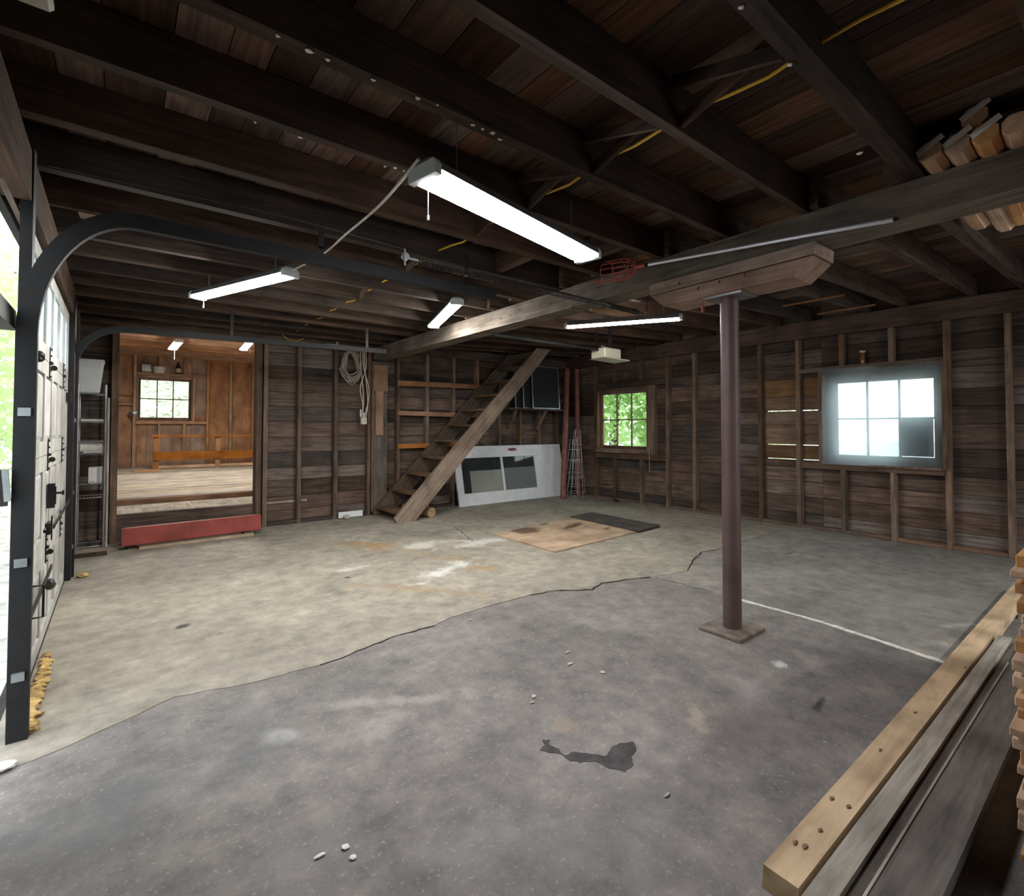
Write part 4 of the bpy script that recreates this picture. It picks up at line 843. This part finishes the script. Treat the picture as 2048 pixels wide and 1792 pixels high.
# ------------------------------------------------------------------ the back room
RX0, RX1, RY1, RZ, RH = -.42, 4.6, 14.7, .38, 3.25
br_ = thing('floor_back_room', 'raised wooden floor of the back room with a lower step', 'floor', (1, 10, 0), kind='structure')
jbox('step_riser', (OX0, YS+.02, 0), (OX1, YS+.09, .311), 'plank_x', br_, .001)
for k in range(8): a = OX0-.0+(OX1-OX0+.7)*k/8; box('step_board', (a-.02, YS+.0901, .285), (a+(OX1-OX0+.7)/8-.023, 8.12, .312), 'roomfloor_y', br_)
box('foundation', (RX0, YB+.06, -.1), (RX1, RY1, .28), 'crack_dark', br_)
jbox('sill_beam', (RX0, 8.121, .28), (RX1, 8.22, .376), 'stud_x', br_, .001)
for k in range(34):
    a = 8.221+.19*k; bw = .187
    if a > RY1: break
    box('floor_board', (RX0, a, .35+R(-.002, .002)), (RX1, min(a+bw, RY1), .38+R(-.003, .003)), 'roomfloor_x', br_)
wk = thing('wall_back_room', 'far wall of the back room with pale studs over brown plywood', 'wall', (1.4, RY1, RZ), kind='structure')
W3 = (.36, 1.43, 1.50, 2.50); us_ = [.30, .78, 1.29, 1.78, 2.29, 2.81, 3.3, 3.8, 4.3, -.2]
pu = [RX0, .54, 1.78, 3.05, 4.6]
for a, b in zip(pu, pu[1:]):
    for (p, q, r, s) in segs(a, b, RZ, RH, [W3]): box('plywood_panel', (p+.002, RY1+.09, r), (q-.002, RY1+.105, s), 'roomply_z', wk)
block_light(wk, 'y', RY1+.11, 1, RX0-.1, RX1+.1, -.1, RH+.2, [W3])
for u in us_:
    if u in (.78, 1.29): jbox('stud', (u-.025, RY1, RZ), (u+.025, RY1+.09, 1.40), 'roomstud_z', wk); jbox('stud', (u-.025, RY1, 2.62), (u+.025, RY1+.09, 3.12), 'roomstud_z', wk)
    else: jbox('stud', (u-.025, RY1, RZ), (u+.025, RY1+.09, 3.12), 'roomstud_z', wk)
jbox('stud', (1.46, RY1, 1.46), (1.51, RY1+.09, 2.56), 'roomstud_z', wk)
jbox('sill_block', (.325, RY1, 1.40), (1.755, RY1+.09, 1.46), 'roomstud_x', wk); jbox('header', (.325, RY1, 2.56), (1.755, RY1+.09, 2.62), 'roomstud_x', wk); jbox('top_plate', (RX0, RY1, 3.12), (RX1, RY1+.09, 3.22), 'roomstud_x', wk)
w3 = thing('window_3', 'six-pane window in the far wall of the back room', 'window', (.9, RY1, 1.5), kind='structure'); window6(w3, 'y', RY1+.07, W3[0], W3[1], W3[2], W3[3], 3, 2, 'stud_z', .055, .022)
for nm, x in (('left', RX0), ('right', RX1)):
    o = box('wall_back_room_'+nm, (x-.05 if nm == 'left' else x, YB+.07, -.1), (x if nm == 'left' else x+.05, RY1+.1, RH+.3), 'roomply_z'); tag(o, 'plywood side wall of the back room on the %s' % ('garage door side' if nm == 'left' else 'stair side'), 'wall', kind='structure')
cr = thing('ceiling_back_room', 'brown board and joist ceiling of the back room', 'ceiling', (1, 11, 3.1), kind='structure')
for k in range(15): a = YB+.3+k*.5; jbox('joist', (RX0, a, 3.02), (RX1, a+.05, RH), 'roomply_x', cr)
for k in range(20): a = RX0+.31*k; box('ceiling_board', (a, YB+.07, RH), (a+.307, RY1+.1, RH+.03), 'roomply_y', cr)
box('wall_panel', (RX0, YB+.065, 2.5), (RX1, YB+.07+.03, RH), 'roomply_x', cr); box('wall_panel', (OX1+.05, YB+.065, .3), (RX1, YB+.1, 2.5), 'roomply_x', cr); box('wall_panel', (RX0, YB+.065, .3), (OX0-.05, YB+.1, 2.5), 'roomply_x', cr)
shop_light('LED light seen end-on deep in the back room', P(345,699,'z',2.86), P(358,684,'z',2.86), .15, 'led_warm', pull=.18, group='back room lights', hz=3.02)
shop_light('LED light just behind the top of the back-room opening', (1.62, 8.6, 2.66), (1.70, 9.75, 2.66), .12, 'led_warm', pull=.18, group='back room lights', hz=3.02)
shop_light('LED light on the hidden side of the back room ceiling', (3.1, 10.2, 2.8), (3.1, 11.4, 2.8), .13, 'led_warm', group='back room lights', hz=3.02)
bh = thing('rail_bench', 'long orange wooden bench frame in front of the far back-room wall', 'bench', (1.7, 13.8, RZ))
yb_ = 13.6; z_ = lambda px, py: P(px, py, 'y', yb_).z; x_ = lambda px: P(px, 880, 'y', yb_).x
x0, x1 = x_(308), x_(560)
box('top_rail', (x_(303), yb_-.05, z_(305, 874)), (x1, yb_+.10, z_(305, 870)), 'orange_x', bh); box('front_board', (x0, yb_-.03, z_(312, 921)), (x1, yb_, z_(312, 904)), 'orange_x', bh)
for px in (312, 436, 540): x = x_(px); box('leg', (x-.05, yb_, RZ+.006), (x+.05, yb_+.09, z_(305, 874)), 'orange_z', bh)
box('stretcher', (x0, yb_+.02, RZ+.02), (x1, yb_+.07, RZ+.08), 'roomstud_x', bh)
tag(jbox('floor_plank', (.25, 13.0, RZ+.006), (.75, 13.35, RZ+.03), 'roomstud_x', None, .001), 'loose reddish plank on the back room floor', 'plank'); tag(box('paper_sheet', (1.95, 13.75, RZ+.006), (2.35, 14.1, RZ+.03), 'paper'), 'pale sheet on the floor behind the orange bench', 'sheet')
yh = RY1+.04
pt = thing('white_tub', 'white plastic tub on the window header in the back room', 'tub', (.76, yh-.01, 2.621)); obj('tub', MB().lathe((.76, yh-.01, 2.621), [(.10, 0), (.115, .02), (.125, .13), (.13, .135)], 20), 'white_plastic', pt, smooth=True); obj('lid', MB().lathe((.76, yh-.01, 2.756), [(.133, 0), (.133, .018), (.11, .022)], 20), 'white_plastic', pt, smooth=True)
tag(obj('grey_bin', MB().box((.40, RY1-.08, 2.621), (.62, RY1+.08, 2.83)), 'galvanised', bevel=.03), 'grey rounded bin on the window header beside the white tub', 'bin')
b2 = thing('dark_bottle', 'dark bottle with pale label on the back room window header', 'bottle', (1.15, yh, 2.621)); obj('body', MB().lathe((1.15, yh, 2.621), [(.055, 0), (.057, .01), (.057, .17), (.03, .22), (.022, .26)], 16), 'black_rubber', b2, smooth=True); obj('label', MB().cyl((1.15, yh, 2.66), (1.15, yh, 2.76), .0585, n=16), 'cream_plastic', b2, smooth=True); obj('cap', MB().cyl((1.15, yh, 2.881), (1.15, yh, 2.91), .026, n=12), 'black_rubber', b2)
tag(box('orange_card', (1.50, RY1-.012, 1.461), (1.63, RY1+.0, 1.58), 'orange_z'), 'small orange wood block on the sill of the back room window', 'block')
vl = P(267, 827, 'y', RY1-.04); va = thing('blue_lamp', 'small blue clamp lamp on a stud beside the back room window', 'lamp', (.30, RY1, vl.z)); obj('shade', MB().cyl((.24, RY1-.12, vl.z-.02), (.33, RY1-.05, vl.z+.03), .07, .03, n=14), 'galvanised', va); obj('clamp', MB().box((.29, RY1-.06, vl.z-.03), (.32, RY1, vl.z+.04)), 'dark_metal', va)
for z in (2.06, 1.84): tag(box('stud_shelf', (-.17, RY1-.02, z), (.27, RY1+.085, z+.025), 'roomstud_x'), 'small shelf between studs left of the back room window' if z > 2 else 'lower small shelf between studs in the back room', 'shelf')
# conduit under the back-room ceiling
tag(obj('conduit', MB().cyl((-.4, 8.2, 2.60), (2.2, 8.2, 2.62), .02, n=10), 'galvanised'), 'grey conduit crossing the top of the back-room opening', 'conduit')
# ------------------------------------------------------------------ outside
tag(obj('ground_outside', MB().box((-60, -50, -.3), (70, 60, -.13)), 'gravel'), 'pale gravel yard around the building', 'ground', kind='structure')
m = MB(); nx = 24
for j in range(nx+1):
    for i in range(nx+1):
        x, y = -8+20*i/nx, 16.5+10*j/nx; m.v.append(Vector((x, y, -.2+max(0, (y-16.8))*.62+R(-.12, .12))))
for j in range(nx):
    for i in range(nx): m.f.append((j*(nx+1)+i, j*(nx+1)+i+1, (j+1)*(nx+1)+i+1, (j+1)*(nx+1)+i))
tag(obj('hillside', m, 'litter', smooth=True), 'grassy leaf-littered slope behind the back room', 'hillside', kind='structure')
tn = random.Random(11)
def tree(x, y, h, r, lab, nleaf, mat, low=.25):
    t = thing('tree', lab, 'tree', (x, y, -.14), 'trees outside')
    obj('trunk', MB().tube([(x, y, -.14), (x+tn.uniform(-.1, .1), y+tn.uniform(-.1, .1), h*.4), (x+tn.uniform(-.3, .3), y+tn.uniform(-.3, .3), h*.9)], .11, 8), 'bark', t)
    for k in range(4):
        z = h*(.3+.14*k); a = tn.uniform(0, 6.28); obj('branch', MB().tube([(x, y, z), (x+r*.4*math.cos(a), y+r*.4*math.sin(a), z+.3), (x+r*.8*math.cos(a), y+r*.8*math.sin(a), z+.7)], .03, 5), 'bark', t)
    m = MB()
    for _ in range(nleaf):
        while True:
            a, b, c = tn.uniform(-1, 1), tn.uniform(-1, 1), tn.uniform(-1, 1)
            if a*a+b*b+c*c < 1: break
        p = Vector((x+a*r, y+b*r, h*(low+(1-low)*(c*.5+.5)))); u = Vector((tn.uniform(-1, 1), tn.uniform(-1, 1), tn.uniform(-1, 1))).normalized(); v = u.orthogonal().normalized(); s_ = tn.uniform(.07, .16)
        m.add([p-u*s_, p+v*s_*.6, p+u*s_, p-v*s_*.6], [(0,1,2,3)])
    f = obj('foliage', m, mat, t); f['kind'] = 'stuff'
tree(11.6, 8.0, 5.5, 1.3, 'leafy green tree outside the small window, with thick foliage', 3200, 'leaf_green', .02)
tree(14.6, 12.4, 6.5, 2.3, 'pale green tree standing behind the leafy tree outside the small window', 3200, 'leaf_pale', .0)
tree(15.4, 7.6, 6, 2.2, 'light leafy tree further from the small window', 2600, 'leaf_pale', .0)
tree(10.3, 9.6, 4.5, 1.0, 'slim young tree outside the small window', 1200, 'leaf_green', .1)
tree(18.5, 11.0, 8, 3.2, 'big pale tree furthest from the small window', 3600, 'leaf_pale', .0)
tree(18.0, 15.5, 8, 3.0, 'big green tree far beyond the small window', 3600, 'leaf_green', .0)
tree(-5.2, 8.5, 5, 2.2, 'green tree outside beyond the garage door bay', 2500, 'leaf_green', .0)
tree(-2.5, 15.6, 6, 1.5, 'pale tree in the yard beyond the garage door bay', 2000, 'leaf_pale', .0)
bpy.context.view_layer.update()
